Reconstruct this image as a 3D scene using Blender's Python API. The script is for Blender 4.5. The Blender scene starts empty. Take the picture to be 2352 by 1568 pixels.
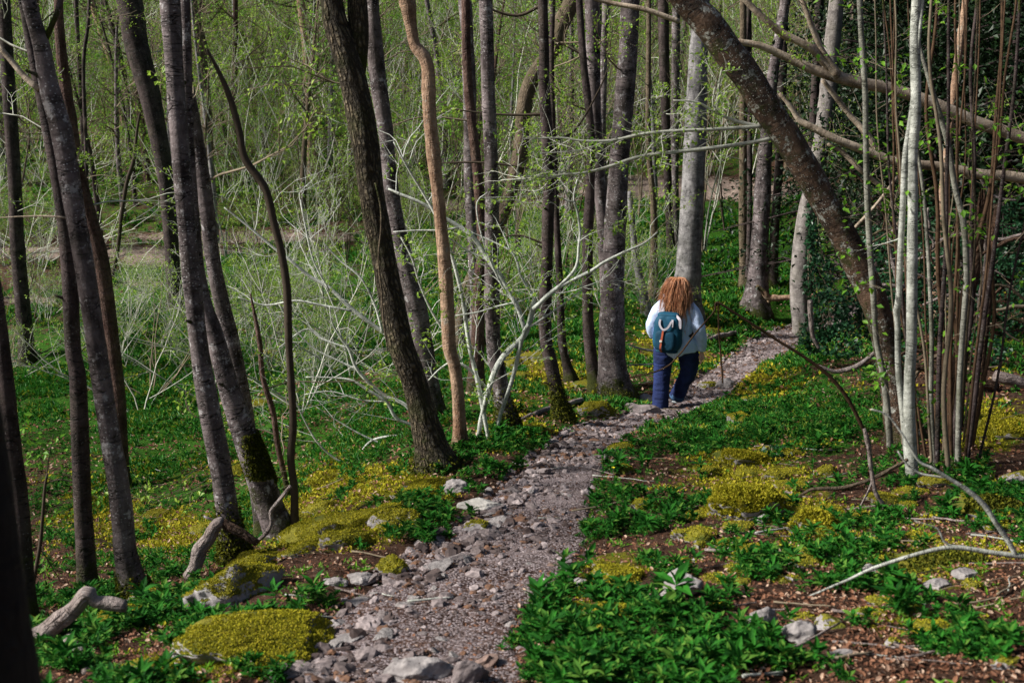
import bpy, math, numpy as np
from mathutils import Vector
S = bpy.context.scene
COL = S.collection
# ------------------------------------------------------------------ camera
PITCH = math.radians(15.0)
CAMF = 2728.0            # focal length in units of a 2352-wide frame
cam_d = bpy.data.cameras.new("camera")
cam = bpy.data.objects.new("camera", cam_d); COL.objects.link(cam)
cam.location = (0, 0, 0); cam.rotation_euler = (math.radians(90) - PITCH, 0, 0)
cam_d.sensor_width = 36.0; cam_d.lens = CAMF / 2352 * 36.0
cam_d.clip_start = 0.05; cam_d.clip_end = 600
cam_d.dof.use_dof = True; cam_d.dof.focus_distance = 14.2; cam_d.dof.aperture_fstop = 4.0
S.camera = cam
# ------------------------------------------------------------------ light
SUN = Vector((-0.80, -0.10, 0.60)).normalized()
world = bpy.data.worlds.new("World"); S.world = world; world.use_nodes = True
wn = world.node_tree; bg = wn.nodes["Background"]
sky = wn.nodes.new("ShaderNodeTexSky"); sky.sky_type = 'NISHITA'; sky.sun_disc = False
sky.sun_elevation = math.asin(SUN.z); sky.sun_rotation = math.atan2(SUN.x, SUN.y)
sky.air_density = 1.0; sky.dust_density = 3.0; sky.ozone_density = 1.0
wn.links.new(sky.outputs[0], bg.inputs[0]); bg.inputs[1].default_value = 0.05
sl = bpy.data.lights.new("sun", 'SUN'); sl.energy = 5.0; sl.angle = math.radians(9); sl.color = (1.0, 0.95, 0.88)
so = bpy.data.objects.new("sun", sl); COL.objects.link(so)
so.rotation_euler = SUN.to_track_quat('Z', 'Y').to_euler()
S.view_settings.view_transform = 'Standard'; S.view_settings.look = 'None'
S.view_settings.gamma = 1.0; S.view_settings.exposure = 0.68
S.cycles.max_bounces = 5; S.cycles.diffuse_bounces = 3; S.cycles.glossy_bounces = 2
S.cycles.transmission_bounces = 3; S.cycles.transparent_max_bounces = 4
S.cycles.caustics_reflective = False; S.cycles.caustics_refractive = False

R = np.random.RandomState(7)
# ------------------------------------------------------------------ projection
CP, SP = math.cos(PITCH), math.sin(PITCH)
def ray(u, v):
    a = (u - 1176.0) / CAMF; b = (784.0 - v) / CAMF
    return np.array([a, CP + b * SP, -SP + b * CP])
def project(P):
    P = np.asarray(P); d = P[..., 1] * CP - P[..., 2] * SP
    d = np.where(np.abs(d) < 1e-6, 1e-6, d)
    up = P[..., 1] * SP + P[..., 2] * CP
    return 1176 + CAMF * P[..., 0] / d, 784 - CAMF * up / d, d
# ------------------------------------------------------------------ noise
def _h(ix, iy, iz, s):
    n = (ix.astype(np.int64) * 374761393 + iy.astype(np.int64) * 668265263 + iz.astype(np.int64) * 2147483647 + s * 974634777) & 0xffffffff
    n = ((n ^ (n >> 13)) * 1274126177) & 0xffffffff
    n = ((n ^ (n >> 16)) * 2246822519) & 0xffffffff
    return ((n ^ (n >> 15)) & 0xffffff) / float(0xffffff)
def vnoise(x, y, z=None, s=0):
    x = np.asarray(x, float); y = np.asarray(y, float); z = np.zeros_like(x) if z is None else np.asarray(z, float)
    ix, iy, iz = np.floor(x), np.floor(y), np.floor(z); fx, fy, fz = x - ix, y - iy, z - iz
    fx, fy, fz = [f * f * (3 - 2 * f) for f in (fx, fy, fz)]
    o = 0
    for dx in (0, 1):
        for dy in (0, 1):
            for dz in (0, 1):
                w = (fx if dx else 1 - fx) * (fy if dy else 1 - fy) * (fz if dz else 1 - fz)
                o = o + w * _h(ix + dx, iy + dy, iz + dz, s)
    return o * 2 - 1
def fbm(x, y, z=None, o=4, s=0):
    t = 0; a = 1.0; f = 1.0; n = 0
    for i in range(o):
        t = t + a * vnoise(np.asarray(x) * f, np.asarray(y) * f, None if z is None else np.asarray(z) * f, s + i * 17); n += a; a *= .5; f *= 2.03
    return t / n
# ------------------------------------------------------------------ terrain height: anchor points (u, v, depth)
TP = [(1000,1568,4.6),(1020,1410,5.6),(1185,1223,7.4),(1250,1082,9.4),(1370,990,11.9),(1530,942,14.3),(1650,860,17.5),(1790,785,21.5),(1880,745,25),
 (95,1568,4.9),(423,1430,6.1),(292,1360,7.6),(650,1225,8.4),(1000,1060,9.9),(310,1362,8.4),(540,1278,9.4),(640,1215,10.2),(60,1370,8.6),
 (423,1176,13),(141,1035,18),(423,940,21),(282,752,29),(141,658,35),(188,583,39),(658,527,43),(282,376,52),(282,188,64),(282,0,80),
 (752,960,16),(752,800,22.5),(985,930,13.8),(1180,900,15.0),(1290,800,19),(1223,660,28),(1223,565,34),(1410,760,20.5),(1410,660,25),(1505,425,43),(1410,527,35),
 (1700,690,26),(1693,583,30),(1693,450,40),(1223,0,76),(2070,0,66),(1500,250,56),(700,300,56),
 (1880,850,15.5),(1700,995,11.5),(1410,1176,8.0),(1693,1176,7.9),(2100,1180,7.6),(2150,1080,9.3),(2352,940,11.8),(2164,890,12.8),(1975,880,14.3),
 (1410,1568,4.6),(1880,1568,4.5),(2352,1568,4.25),(2352,1316,5.7),(1975,795,17.5),(2070,715,20),(2352,800,16),(2352,658,21),(2352,470,28),(2352,282,34),(2352,0,42),(2070,400,33)]
tx = []
for u, v, d in TP:
    p = ray(u, v) * d; tx.append(p)
tx += [np.array(p, float) for p in [(0,-2.5,-1.45),(-6,0,-4.2),(6,0,-.6),(-30,30,-7.5),(-40,60,-3),(-60,100,8),(0,110,16),(60,110,26),(45,45,4),(20,10,1.2),(-20,10,-7.6),(0,150,30),(-80,160,28),(80,150,40),(-40,10,-7),(40,5,6),(0,-30,2),(-40,-30,-4),(40,-30,8)]]
tx = np.array(tx)
def _phi(r2): return 0.5 * r2 * np.log(r2 + 1e-9)
def _warp(x, y):
    r = np.sqrt(x * x + (y + 4) ** 2) + 1e-6; lr = np.log1p(r / 4.0) * 4.0
    return x / r * lr, (y + 4) / r * lr
wx, wy = _warp(tx[:, 0], tx[:, 1])
_r2 = (wx[:, None] - wx) ** 2 + (wy[:, None] - wy) ** 2
n = len(tx); A = np.zeros((n + 3, n + 3)); A[:n, :n] = _phi(_r2) + np.eye(n) * 0.05
A[:n, n] = 1; A[:n, n + 1] = wx; A[:n, n + 2] = wy; A[n, :n] = 1; A[n + 1, :n] = wx; A[n + 2, :n] = wy
_w = np.linalg.solve(A, np.concatenate([tx[:, 2], [0, 0, 0]]))
def hbase(x, y):
    x = np.asarray(x, float); y = np.asarray(y, float); sh = x.shape; a, b = _warp(x.ravel(), y.ravel()); out = np.empty(a.shape)
    for i in range(0, len(a), 40000):
        s = slice(i, i + 40000)
        out[s] = _phi((a[s, None] - wx) ** 2 + (b[s, None] - wy) ** 2) @ _w[:n] + _w[n] + _w[n + 1] * a[s] + _w[n + 2] * b[s]
    return out.reshape(sh)
# ------------------------------------------------------------------ path (edges given as matching left/right points)
PE = [((640,1640),(1230,1640)),((700,1500),(1180,1500)),((760,1405),(1205,1405)),((930,1320),(1232,1320)),((1035,1260),(1268,1265)),((1110,1200),(1305,1200)),((1142,1140),(1348,1140)),
 ((1165,1085),(1390,1085)),((1230,1030),(1420,1035)),((1330,970),(1475,985)),((1440,945),(1545,965)),((1550,905),(1640,915)),((1610,850),(1735,855)),((1690,800),(1830,800)),((1760,768),(1870,768))]
def hit_base(u, v, hf=None):
    hf = hf or hbase
    r = ray(u, v); t = np.concatenate([np.arange(1.5, 40, .04), np.arange(40, 160, .3)])
    P = t[:, None] * r; dz = P[:, 2] - hf(P[:, 0], P[:, 1]); k = np.where(dz < 0)[0]
    if len(k) == 0: return P[-1]
    i = k[0]
    if i == 0: return P[0]
    f = dz[i - 1] / (dz[i - 1] - dz[i]); return P[i - 1] * (1 - f) + P[i] * f
PL = np.array([hit_base(*a) for a, b in PE])[:, :2]; PR = np.array([hit_base(*b) for a, b in PE])[:, :2]
PL = np.vstack([[-1.2, 1.0], PL, PL[-1] + (PL[-1] - PL[-2]) * .8 + [1.2, .5], PL[-1] + [6, 2]]); PR = np.vstack([[0.3, 1.0], PR, PR[-1] + (PR[-1] - PR[-2]) * .7 + [1.4, .2], PR[-1] + [6, 1.2]])
def cr(P, m):
    """Catmull-Rom resample of P (k,d) to m points"""
    P = np.asarray(P, float); Q = np.vstack([2 * P[0] - P[1], P, 2 * P[-1] - P[-2]]); L = np.concatenate([[0], np.cumsum(np.linalg.norm(np.diff(P[:, :min(3, P.shape[1])], axis=0), axis=1))])
    s = np.linspace(0, L[-1], m); k = np.clip(np.searchsorted(L, s, side='right') - 1, 0, len(P) - 2); t = ((s - L[k]) / np.maximum(L[k + 1] - L[k], 1e-9))[:, None]
    a, b, c, d = Q[k], Q[k + 1], Q[k + 2], Q[k + 3]
    return .5 * (2 * b + (c - a) * t + (2 * a - 5 * b + 4 * c - d) * t * t + (3 * b - a - 3 * c + d) * t ** 3)
PCc = cr((PL + PR) / 2, 260); PWc = np.interp(np.linspace(0, 1, 260), np.linspace(0, 1, len(PL)), np.linalg.norm(PL - PR, axis=1) / 2)
def path_d(x, y):
    """signed measure: <1 inside the path, 1 on its edge"""
    x = np.asarray(x, float); sh = x.shape; q = np.stack([x.ravel(), np.asarray(y, float).ravel()], 1); out = np.empty(len(q))
    for i in range(0, len(q), 30000):
        D = np.sqrt(((q[i:i + 30000, None] - PCc) ** 2).sum(2)); k = D.argmin(1); out[i:i + 30000] = D[np.arange(len(k)), k] / PWc[k]
    return out.reshape(sh)
def H(x, y):
    x = np.asarray(x, float); y = np.asarray(y, float); r = np.sqrt(x * x + y * y)
    far = np.clip((r - 8) / 20, 0, 1)
    pd = path_d(x, y); off = np.clip((pd - .9) / .6, 0, 1)
    h = hbase(x, y) + fbm(x * .9, y * .9, o=4, s=3) * (.05 + .25 * far) * off + fbm(x * 4.5, y * 4.5, o=3, s=9) * (.010 + .028 * off)
    return h - .05 * (1 - off)
def hit(u, v): return hit_base(u, v, H)
# ------------------------------------------------------------------ mesh helpers
def mesh_np(name, V, F, mat=None, smooth=True, attrs=None):
    V = np.asarray(V, np.float32); Fs = [np.asarray(f, np.int32) for f in (F if isinstance(F, list) else [F]) if len(f)]
    me = bpy.data.meshes.new(name); me.vertices.add(len(V)); me.vertices.foreach_set('co', V.ravel())
    nl = sum(f.size for f in Fs); nf = sum(len(f) for f in Fs)
    me.loops.add(nl); me.loops.foreach_set('vertex_index', np.concatenate([f.ravel() for f in Fs]))
    me.polygons.add(nf); ls = []; o = 0
    for f in Fs: ls.append(o + np.arange(len(f)) * f.shape[1]); o += f.size
    me.polygons.foreach_set('loop_start', np.concatenate(ls).astype(np.int32))
    me.update(calc_edges=True)
    me.polygons.foreach_set('use_smooth', np.full(nf, bool(smooth)))
    for k, a in (attrs or {}).items():
        a = np.asarray(a, np.float32)
        if a.ndim == 1: at = me.attributes.new(k, 'FLOAT', 'POINT'); at.data.foreach_set('value', a)
        else: at = me.attributes.new(k, 'FLOAT_VECTOR', 'POINT'); at.data.foreach_set('vector', a.ravel())
    if mat: me.materials.append(mat)
    return me
def obj(name, me, parent=None, loc=None):
    o = bpy.data.objects.new(name, me); COL.objects.link(o)
    if parent: o.parent = parent
    if loc is not None: o.location = loc
    return o
def tag(o, label=None, cat=None, group=None, kind=None):
    if label: o['label'] = label
    if cat: o['category'] = cat
    if group: o['group'] = group
    if kind: o['kind'] = kind
    return o
def empty(name, loc, label, cat, group=None, rz=0):
    o = bpy.data.objects.new(name, None); COL.objects.link(o); o.location = tuple(loc); o.rotation_euler = (0, 0, rz); o.empty_display_size = .1
    return tag(o, label, cat, group)
def copy_tree(o, loc, rz=0, sc=None, label=None, group=None):
    c = o.copy(); COL.objects.link(c); c.location = tuple(loc); c.rotation_euler = (0, 0, rz)
    if sc is not None: c.scale = sc if hasattr(sc, '__len__') else (sc,) * 3
    if label: c['label'] = label
    if group: c['group'] = group
    for ch in CH.get(o.name, []):
        k = ch.copy(); COL.objects.link(k); k.parent = c
    return c
CH = {}
def reg(o, *ch): CH[o.name] = list(ch); return o
class Tubes:
    def __init__(s): s.V = []; s.Q = []; s.T = []; s.B = []; s.n = 0; s.off = R.rand() * 50
    def add(s, P, rad, k=5, cap=False, rough=0.0, ell=None):
        P = np.asarray(P, float); m = len(P); rad = np.broadcast_to(np.asarray(rad, float), (m,))
        T = np.gradient(P, axis=0); T /= np.linalg.norm(T, axis=1)[:, None] + 1e-9
        mt = np.abs(T.mean(0)); ref = np.zeros(3); ref[int(np.argmin(mt))] = 1.0
        U = np.cross(T, ref); U /= np.linalg.norm(U, axis=1)[:, None] + 1e-9; W = np.cross(T, U)
        a = np.arange(k) * 2 * math.pi / k; L = np.concatenate([[0], np.cumsum(np.linalg.norm(np.diff(P, axis=0), axis=1))])
        ca, sa = np.cos(a), np.sin(a); rr = rad[:, None] * np.ones(k)
        bc = np.stack([rr * ca, rr * sa, np.repeat(L[:, None], k, 1)], 2); s.off += 7.3
        if rough:
            sc = 1.0 / max(rad.mean(), .01)
            q = bc * [sc, sc, sc * .35]
            rr = rr * (1 + rough * fbm(q[..., 0] * 1.2 + s.off, q[..., 1] * 1.2, q[..., 2], o=3, s=5))
        V = P[:, None] + U[:, None] * (rr * ca)[..., None] + W[:, None] * (rr * sa)[..., None]
        s.V.append(V.reshape(-1, 3)); bc[..., 0] += s.off; s.B.append(bc.reshape(-1, 3))
        i = np.arange(m - 1)[:, None] * k; j = np.arange(k)[None]; j2 = (j + 1) % k
        s.Q.append(np.stack([i + j, i + j2, i + k + j2, i + k + j], 2).reshape(-1, 4) + s.n); s.n += m * k
        if cap:
            for e, (row, q) in enumerate(((0, P[0] - T[0] * rad[0] * .1), (m - 1, P[-1] + T[-1] * rad[-1] * .25))):
                s.V.append(q[None]); s.B.append(bc[row].mean(0)[None]); r0 = s.n - m * k - (0 if e == 0 else 1) + row * k
                ring = r0 + np.arange(k); nx = np.roll(ring, -1); c = np.full(k, s.n)
                s.T.append(np.stack([c, nx, ring] if e == 0 else [c, ring, nx], 1)); s.n += 1
        return s
    def mesh(s, name, mat, org=(0, 0, 0)):
        V = np.vstack(s.V) - np.asarray(org, float)
        return mesh_np(name, V, [np.vstack(s.Q)] + ([np.vstack(s.T)] if s.T else []), mat, True, {'bark': np.vstack(s.B)})
def rotm(yaw, pitch=0, roll=0):
    yaw, pitch, roll = np.broadcast_arrays(np.asarray(yaw, float), pitch, roll); z = np.zeros_like(yaw); o = z + 1
    c, s_ = np.cos(yaw), np.sin(yaw); Z = np.stack([np.stack([c, -s_, z], -1), np.stack([s_, c, z], -1), np.stack([z, z, o], -1)], -2)
    c, s_ = np.cos(pitch), np.sin(pitch); X = np.stack([np.stack([o, z, z], -1), np.stack([z, c, -s_], -1), np.stack([z, s_, c], -1)], -2)
    c, s_ = np.cos(roll), np.sin(roll); Y = np.stack([np.stack([c, z, s_], -1), np.stack([z, o, z], -1), np.stack([-s_, z, c], -1)], -2)
    return Z @ X @ Y
def inst(T, F, pos, M, sc):
    sc = np.asarray(sc, float); sc = sc[:, None] * np.ones(3) if sc.ndim == 1 else sc
    V = np.einsum('nij,nmj->nmi', M, T[None] * sc[:, None, :]) + pos[:, None]
    m = len(T); F = np.asarray(F); Q = F[None] + (np.arange(len(pos)) * m)[:, None, None]
    return V.reshape(-1, 3), Q.reshape(-1, F.shape[1])
def join(parts):
    Vs, Fs, n = [], [], 0
    for V, F in parts: Vs.append(V); Fs.append(F + n); n += len(V)
    return np.vstack(Vs), np.vstack(Fs)
LEAF1 = (np.array([(0,0,0),(-.32,.45,.10),(0,1,-.08),(.32,.45,.10)]), np.array([(0,2,1),(0,3,2)]))
LEAF2 = (np.array([(0,0,0),(-.16,.28,.05),(.16,.28,.05),(0,.3,0),(-.15,.62,.02),(.15,.62,.02),(0,.64,-.03),(0,1,-.16)]),
         np.array([(0,3,1),(0,2,3),(1,3,6),(1,6,4),(3,2,5),(3,5,6),(4,6,7),(6,5,7)]))
def ico(sub):
    t = (1 + 5 ** .5) / 2
    V = [(-1,t,0),(1,t,0),(-1,-t,0),(1,-t,0),(0,-1,t),(0,1,t),(0,-1,-t),(0,1,-t),(t,0,-1),(t,0,1),(-t,0,-1),(-t,0,1)]
    V = [np.array(v) / np.linalg.norm(v) for v in V]
    F = [(0,11,5),(0,5,1),(0,1,7),(0,7,10),(0,10,11),(1,5,9),(5,11,4),(11,10,2),(10,7,6),(7,1,8),(3,9,4),(3,4,2),(3,2,6),(3,6,8),(3,8,9),(4,9,5),(2,4,11),(6,2,10),(8,6,7),(9,8,1)]
    for _ in range(sub):
        c = {}; G = []
        def mid(a, b):
            k = (min(a, b), max(a, b))
            if k not in c: m = V[a] + V[b]; V.append(m / np.linalg.norm(m)); c[k] = len(V) - 1
            return c[k]
        for a, b, d in F:
            x, y, z = mid(a, b), mid(b, d), mid(d, a); G += [(a, x, z), (b, y, x), (d, z, y), (x, y, z)]
        F = G
    return np.array(V), np.array(F)
ICO = [ico(i) for i in range(6)]
# ------------------------------------------------------------------ materials
def mat(name):
    m = bpy.data.materials.new(name); m.use_nodes = True; nt = m.node_tree; b = nt.nodes['Principled BSDF']; return m, nt, b
class NT:
    def __init__(s, nt): s.nt = nt
    def n(s, t, **k):
        nd = s.nt.nodes.new(t)
        for a, v in k.items():
            if a.startswith('i_'):
                key = a[2:]; key = int(key) if key.isdigit() else key.replace('_', ' ')
                if isinstance(v, bpy.types.NodeSocket): s.nt.links.new(v, nd.inputs[key])
                else: nd.inputs[key].default_value = v
            else: setattr(nd, a, v)
        return nd
    def link(s, a, b): s.nt.links.new(a, b)
    def noise(s, vec, sc, det=4, rough=.55, dist=0): return s.n('ShaderNodeTexNoise', i_Vector=vec, i_Scale=sc, i_Detail=det, i_Roughness=rough, i_Distortion=dist).outputs[0]
    def mapr(s, v, a, b, c=0., d=1.): return s.n('ShaderNodeMapRange', i_0=v, i_1=a, i_2=b, i_3=c, i_4=d).outputs[0]
    def scale(s, v, k): return s.n('ShaderNodeMapping', i_Vector=v, i_Scale=k).outputs[0]
    def mix(s, f, a, b):
        nd = s.nt.nodes.new('ShaderNodeMix'); nd.data_type = 'RGBA'
        for i, v in ((0, f), (6, a), (7, b)):
            if isinstance(v, bpy.types.NodeSocket): s.nt.links.new(v, nd.inputs[i])
            else: nd.inputs[i].default_value = v if i == 0 else (*v[:3], 1)
        return nd.outputs[2]
    def math(s, op, a, b=0.): return s.n('ShaderNodeMath', operation=op, i_0=a, i_1=b).outputs[0]
    def attr(s, k, o=1): return s.n('ShaderNodeAttribute', attribute_name=k).outputs[o]
    def bump(s, h, st, d, nrm=None):
        b = s.n('ShaderNodeBump', i_Height=h, i_Strength=st, i_Distance=d)
        if nrm: s.link(nrm, b.inputs['Normal'])
        return b.outputs[0]
    def rnd(s): return s.n('ShaderNodeNewGeometry').outputs['Random Per Island']
def bark_mat(name, ca, cb, cc=(.4,.4,.37), lich=.3, band=.6, mossh=.5, rough_bark=0., green=.2, moss_all=0.):
    m, nt, b = mat(name); N = NT(nt); v = N.attr('bark'); z = N.n('ShaderNodeSeparateXYZ', i_0=v).outputs[2]
    dk = [x * .22 for x in ca]
    c = N.mix(N.mapr(N.noise(N.scale(v, (7, 7, 3.2)), 1.0, 7, .72), .36, .64), ca, cb)
    c = N.mix(N.math('MULTIPLY', N.mapr(N.noise(N.scale(v, (3, 3, 9)), 1.0, 6, .7), .54, .64), .55), c, [x * .5 for x in ca])
    ring = N.noise(N.scale(v, (2.6, 2.6, 11)), 1.0, 3, .55, .3); ln = N.mapr(N.math('ABSOLUTE', N.math('SUBTRACT', ring, .5)), .016, .004)
    ring2 = N.noise(N.scale(v, (5, 5, 30)), 1.0, 3, .6); ln = N.math('MAXIMUM', ln, N.math('MULTIPLY', N.mapr(N.math('ABSOLUTE', N.math('SUBTRACT', ring2, .55)), .02, .006), .6))
    gate = N.mapr(N.noise(v, 6, 2), .42, .52); ln = N.math('MULTIPLY', N.math('MULTIPLY', ln, gate), band)
    c = N.mix(ln, c, dk)
    c = N.mix(N.math('MULTIPLY', N.mapr(N.noise(v, 3.2, 4), .5, .72), green), c, (.07, .085, .02))
    vo1 = N.n('ShaderNodeTexVoronoi', i_Vector=N.scale(v, (1, 1, 1.6)), i_Scale=60.0); sp = N.math('MULTIPLY', N.mapr(N.math('ADD', vo1.outputs[0], N.mapr(N.noise(v, 90, 2), .3, .7, -.15, .15)), .34, .20), N.mapr(N.n('ShaderNodeSeparateColor', i_0=vo1.outputs['Color']).outputs[0], .82 - .25 * lich, .84 - .25 * lich))
    l2 = N.mapr(N.noise(v, 9, 7, .75), .63 - .10 * lich, .67 - .10 * lich)
    c = N.mix(N.math('MULTIPLY', l2, min(1, lich * 1.1)), c, [x * .85 for x in cc]); c = N.mix(N.math('MULTIPLY', N.math('MULTIPLY', sp, N.mapr(N.noise(v, 4, 3), .42, .58)), min(1, lich * 1.5)), c, cc)
    fis = None
    if rough_bark:
        vv = N.scale(v, (26, 26, 6.5)); w = N.noise(vv, .9, 4)
        vo = N.n('ShaderNodeTexVoronoi', feature='DISTANCE_TO_EDGE', i_Vector=N.n('ShaderNodeVectorMath', operation='ADD', i_0=vv, i_1=N.n('ShaderNodeCombineXYZ', i_0=w, i_1=w, i_2=w).outputs[0]).outputs[0], i_Scale=1.3).outputs[0]
        fis = N.math('MULTIPLY', N.mapr(vo, .0, .3), N.mapr(N.noise(v, 30, 4), .3, .6)); c = N.mix(N.math('MULTIPLY', N.mapr(fis, .75, .15), .9 * rough_bark), c, dk)
    mo = N.math('SUBTRACT', z, N.mapr(N.noise(v, 4.0, 6, .75), .3, .7, -.3, .4))
    mf = N.mapr(mo, mossh * .6 + .06, mossh * .6 - .16)
    if moss_all: mf = N.math('MAXIMUM', mf, N.math('MULTIPLY', N.mapr(N.noise(v, 3.2, 8, .75), .52, .60), moss_all))
    mc = N.mix(N.noise(v, 60, 2), (.008, .014, .002), (.060, .070, .007)); c = N.mix(mf, c, mc)
    N.link(c, b.inputs['Base Color']); b.inputs['Roughness'].default_value = .8; b.inputs['Specular IOR Level'].default_value = .25
    h = N.math('SUBTRACT', N.math('ADD', N.noise(v, 24, 7, .7), N.math('MULTIPLY', N.noise(N.scale(v, (6, 6, 14)), 1, 4), 1.2)), N.math('MULTIPLY', ln, .8))
    if fis is not None: h = N.math('ADD', h, N.math('MULTIPLY', fis, 2.4 * rough_bark))
    h = N.math('ADD', h, N.math('MULTIPLY', N.math('MULTIPLY', mf, N.noise(v, 90, 2)), 1.5))
    N.link(N.bump(h, .9, .016 if rough_bark else .010), b.inputs['Normal']); return m
def twig_mat(name, a, bcol, speck=.5):
    m, nt, b = mat(name); N = NT(nt); v = N.attr('bark')
    c = N.mix(N.mapr(N.rnd(), 0, 1), a, bcol); c = N.mix(N.math('MULTIPLY', N.mapr(N.noise(v, 18, 4, .7), .5, .62), speck), c, [x * .35 for x in a])
    N.link(c, b.inputs['Base Color']); b.inputs['Roughness'].default_value = .85; b.inputs['Specular IOR Level'].default_value = .2
    N.link(N.bump(N.noise(v, 60, 4), .5, .003), b.inputs['Normal']); return m
def leaf_mat(name, a, bcol, trans=.35, rough=.5, third=None, spec=.3):
    m, nt, b = mat(name); N = NT(nt); r = N.rnd(); c = N.mix(r, a, bcol)
    if third: c = N.mix(N.mapr(N.math('FRACT', N.math('MULTIPLY', r, 17.3)), .8, .86), c, third)
    N.link(c, b.inputs['Base Color']); b.inputs['Roughness'].default_value = rough; b.inputs['Specular IOR Level'].default_value = spec
    if trans:
        t = N.n('ShaderNodeBsdfTranslucent'); N.link(N.mix(.0, c, c), t.inputs[0]); x = N.n('ShaderNodeMixShader', i_0=trans, i_1=b.outputs[0], i_2=t.outputs[0])
        N.link(x.outputs[0], nt.nodes['Material Output'].inputs[0])
    return m
def rock_mat(name, a, bcol, moss=.5, mosscol=(.28, .26, .022), dark=.4):
    m, nt, b = mat(name); N = NT(nt); v = N.n('ShaderNodeTexCoord').outputs['Object']; nz = N.n('ShaderNodeSeparateXYZ', i_0=N.n('ShaderNodeNewGeometry').outputs['Normal']).outputs[2]
    c = N.mix(N.mapr(N.noise(v, 6, 6, .65), .35, .65), a, bcol); c = N.mix(N.math('MULTIPLY', N.mapr(N.noise(v, 17, 5, .7), .55, .62), dark), c, [x * .25 for x in a])
    c = N.mix(N.math('MULTIPLY', N.mapr(N.noise(v, 11, 6, .7, .5), .60, .66), .7), c, (.5, .5, .47))
    h = N.math('ADD', N.noise(v, 14, 8, .7), N.math('MULTIPLY', N.noise(v, 70, 3), .3))
    if moss > 0:
        f = N.math('ADD', N.math('MULTIPLY', nz, .9), N.mapr(N.noise(v, 7, 5, .7), .3, .7, -.45, .45)); f = N.mapr(f, 1.05 - moss, 1.2 - moss)
        mc = N.mix(N.noise(v, 55, 3, .7), [x * .12 for x in mosscol], [x * 1.1 for x in mosscol]); mc = N.mix(N.mapr(N.noise(v, 5, 3), .45, .65), mc, (.07, .09, .01))
        c = N.mix(f, c, mc); h = N.math('ADD', h, N.math('MULTIPLY', f, N.math('MULTIPLY', N.noise(v, 120, 2), 1.6)))
    N.link(c, b.inputs['Base Color']); b.inputs['Roughness'].default_value = .85; b.inputs['Specular IOR Level'].default_value = .25
    N.link(N.bump(h, .8, .012), b.inputs['Normal']); return m
def plain(name, col, rough=.7, bump=0, bs=200, var=.25, cs=20):
    m, nt, b = mat(name); N = NT(nt); v = N.n('ShaderNodeTexCoord').outputs['Object']
    c = N.mix(N.mapr(N.noise(v, cs, 4), .3, .7), [x * (1 - var) for x in col], [min(1, x * (1 + var)) for x in col]); N.link(c, b.inputs['Base Color']); b.inputs['Roughness'].default_value = rough
    b.inputs['Specular IOR Level'].default_value = .25
    if bump: N.link(N.bump(N.noise(v, bs, 3), bump, .004), b.inputs['Normal'])
    return m
M = {}
M['beech'] = bark_mat('beech_bark', (.028,.020,.020), (.21,.175,.178), (.60,.59,.60), .55, .95, .30, 0, .10)
M['beechdark'] = bark_mat('dark_beech_bark', (.016,.010,.010), (.085,.062,.060), (.38,.38,.38), .25, .9, .35, 0, .15)
M['beechred'] = bark_mat('ruddy_bark', (.045,.020,.015), (.18,.11,.09), (.30,.28,.26), .15, .5, .3, .25, .15)
M['grey'] = bark_mat('silver_bark', (.085,.082,.085), (.31,.30,.305), (.6,.6,.6), .3, .7, .25, 0, .1)
M['brown'] = bark_mat('brown_bark', (.10,.075,.05), (.20,.155,.105), (.35,.33,.28), .2, .3, .3, .3, .3)
M['rough'] = bark_mat('fissured_bark', (.07,.052,.032), (.30,.245,.16), (.45,.42,.32), .45, .0, .2, 1.0, .15, .4)
M['orange'] = bark_mat('orange_bark', (.19,.105,.062), (.52,.36,.25), (.48,.50,.45), .42, .3, .05, .15, .05)
M['pale'] = bark_mat('pale_ash_bark', (.20,.21,.185), (.56,.58,.53), (.72,.73,.70), .4, .6, -.3, 0, .2)
M['lean'] = bark_mat('leaning_bark', (.022,.012,.008), (.16,.10,.066), (.55,.57,.52), .75, .9, .1, .15, .25, .85)
M['log'] = bark_mat('dead_log_bark', (.19,.145,.13), (.42,.36,.34), (.52,.49,.47), .5, .5, -2, .35, .05)
M['limb'] = bark_mat('bare_limb_bark', (.17,.125,.085), (.48,.40,.31), (.5,.5,.45), .3, .5, -3, 0, .1)
M['ashb'] = bark_mat('grey_green_stem_bark', (.10,.10,.082), (.34,.34,.29), (.5,.5,.46), .4, .5, .1, 0, .3)
M['lichen'] = bark_mat('lichened_hazel_bark', (.34,.37,.33), (.72,.75,.69), (.78,.80,.76), .4, .4, -.3, 0, .2)
M['rot'] = bark_mat('rotten_wood', (.075,.038,.022), (.21,.12,.075), (.30,.27,.2), .25, .0, -.3, .8, .2)
M['black'] = bark_mat('black_bark', (.012,.010,.010), (.03,.026,.025), (.05,.05,.05), .1, .3, -3, .3, .1)  # evenly near-black bark for the trunk in the bottom left corner
M['brown_stem'] = twig_mat('hazel_stem_bark', (.03,.016,.009), (.13,.078,.045), .6)
M['ivywood'] = bark_mat('ivy_trunk_bark', (.12,.105,.10), (.30,.275,.26), (.45,.44,.42), .4, .4, .2, 0, .2)
M['twig'] = twig_mat('pale_twig', (.30,.31,.26), (.60,.61,.53), .5)
M['twigb'] = twig_mat('brown_twig', (.12,.095,.065), (.24,.20,.14), .4)
M['twigd'] = twig_mat('dark_twig', (.04,.03,.022), (.09,.07,.05), .4)
M['leaf'] = leaf_mat('spring_leaf', (.15,.30,.035), (.36,.52,.06), .45)
M['leafg'] = leaf_mat('green_leaf', (.09,.26,.02), (.20,.42,.03), .42)
M['yew'] = leaf_mat('dark_leaf', (.004,.013,.004), (.011,.034,.008), .1, .5)
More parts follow.
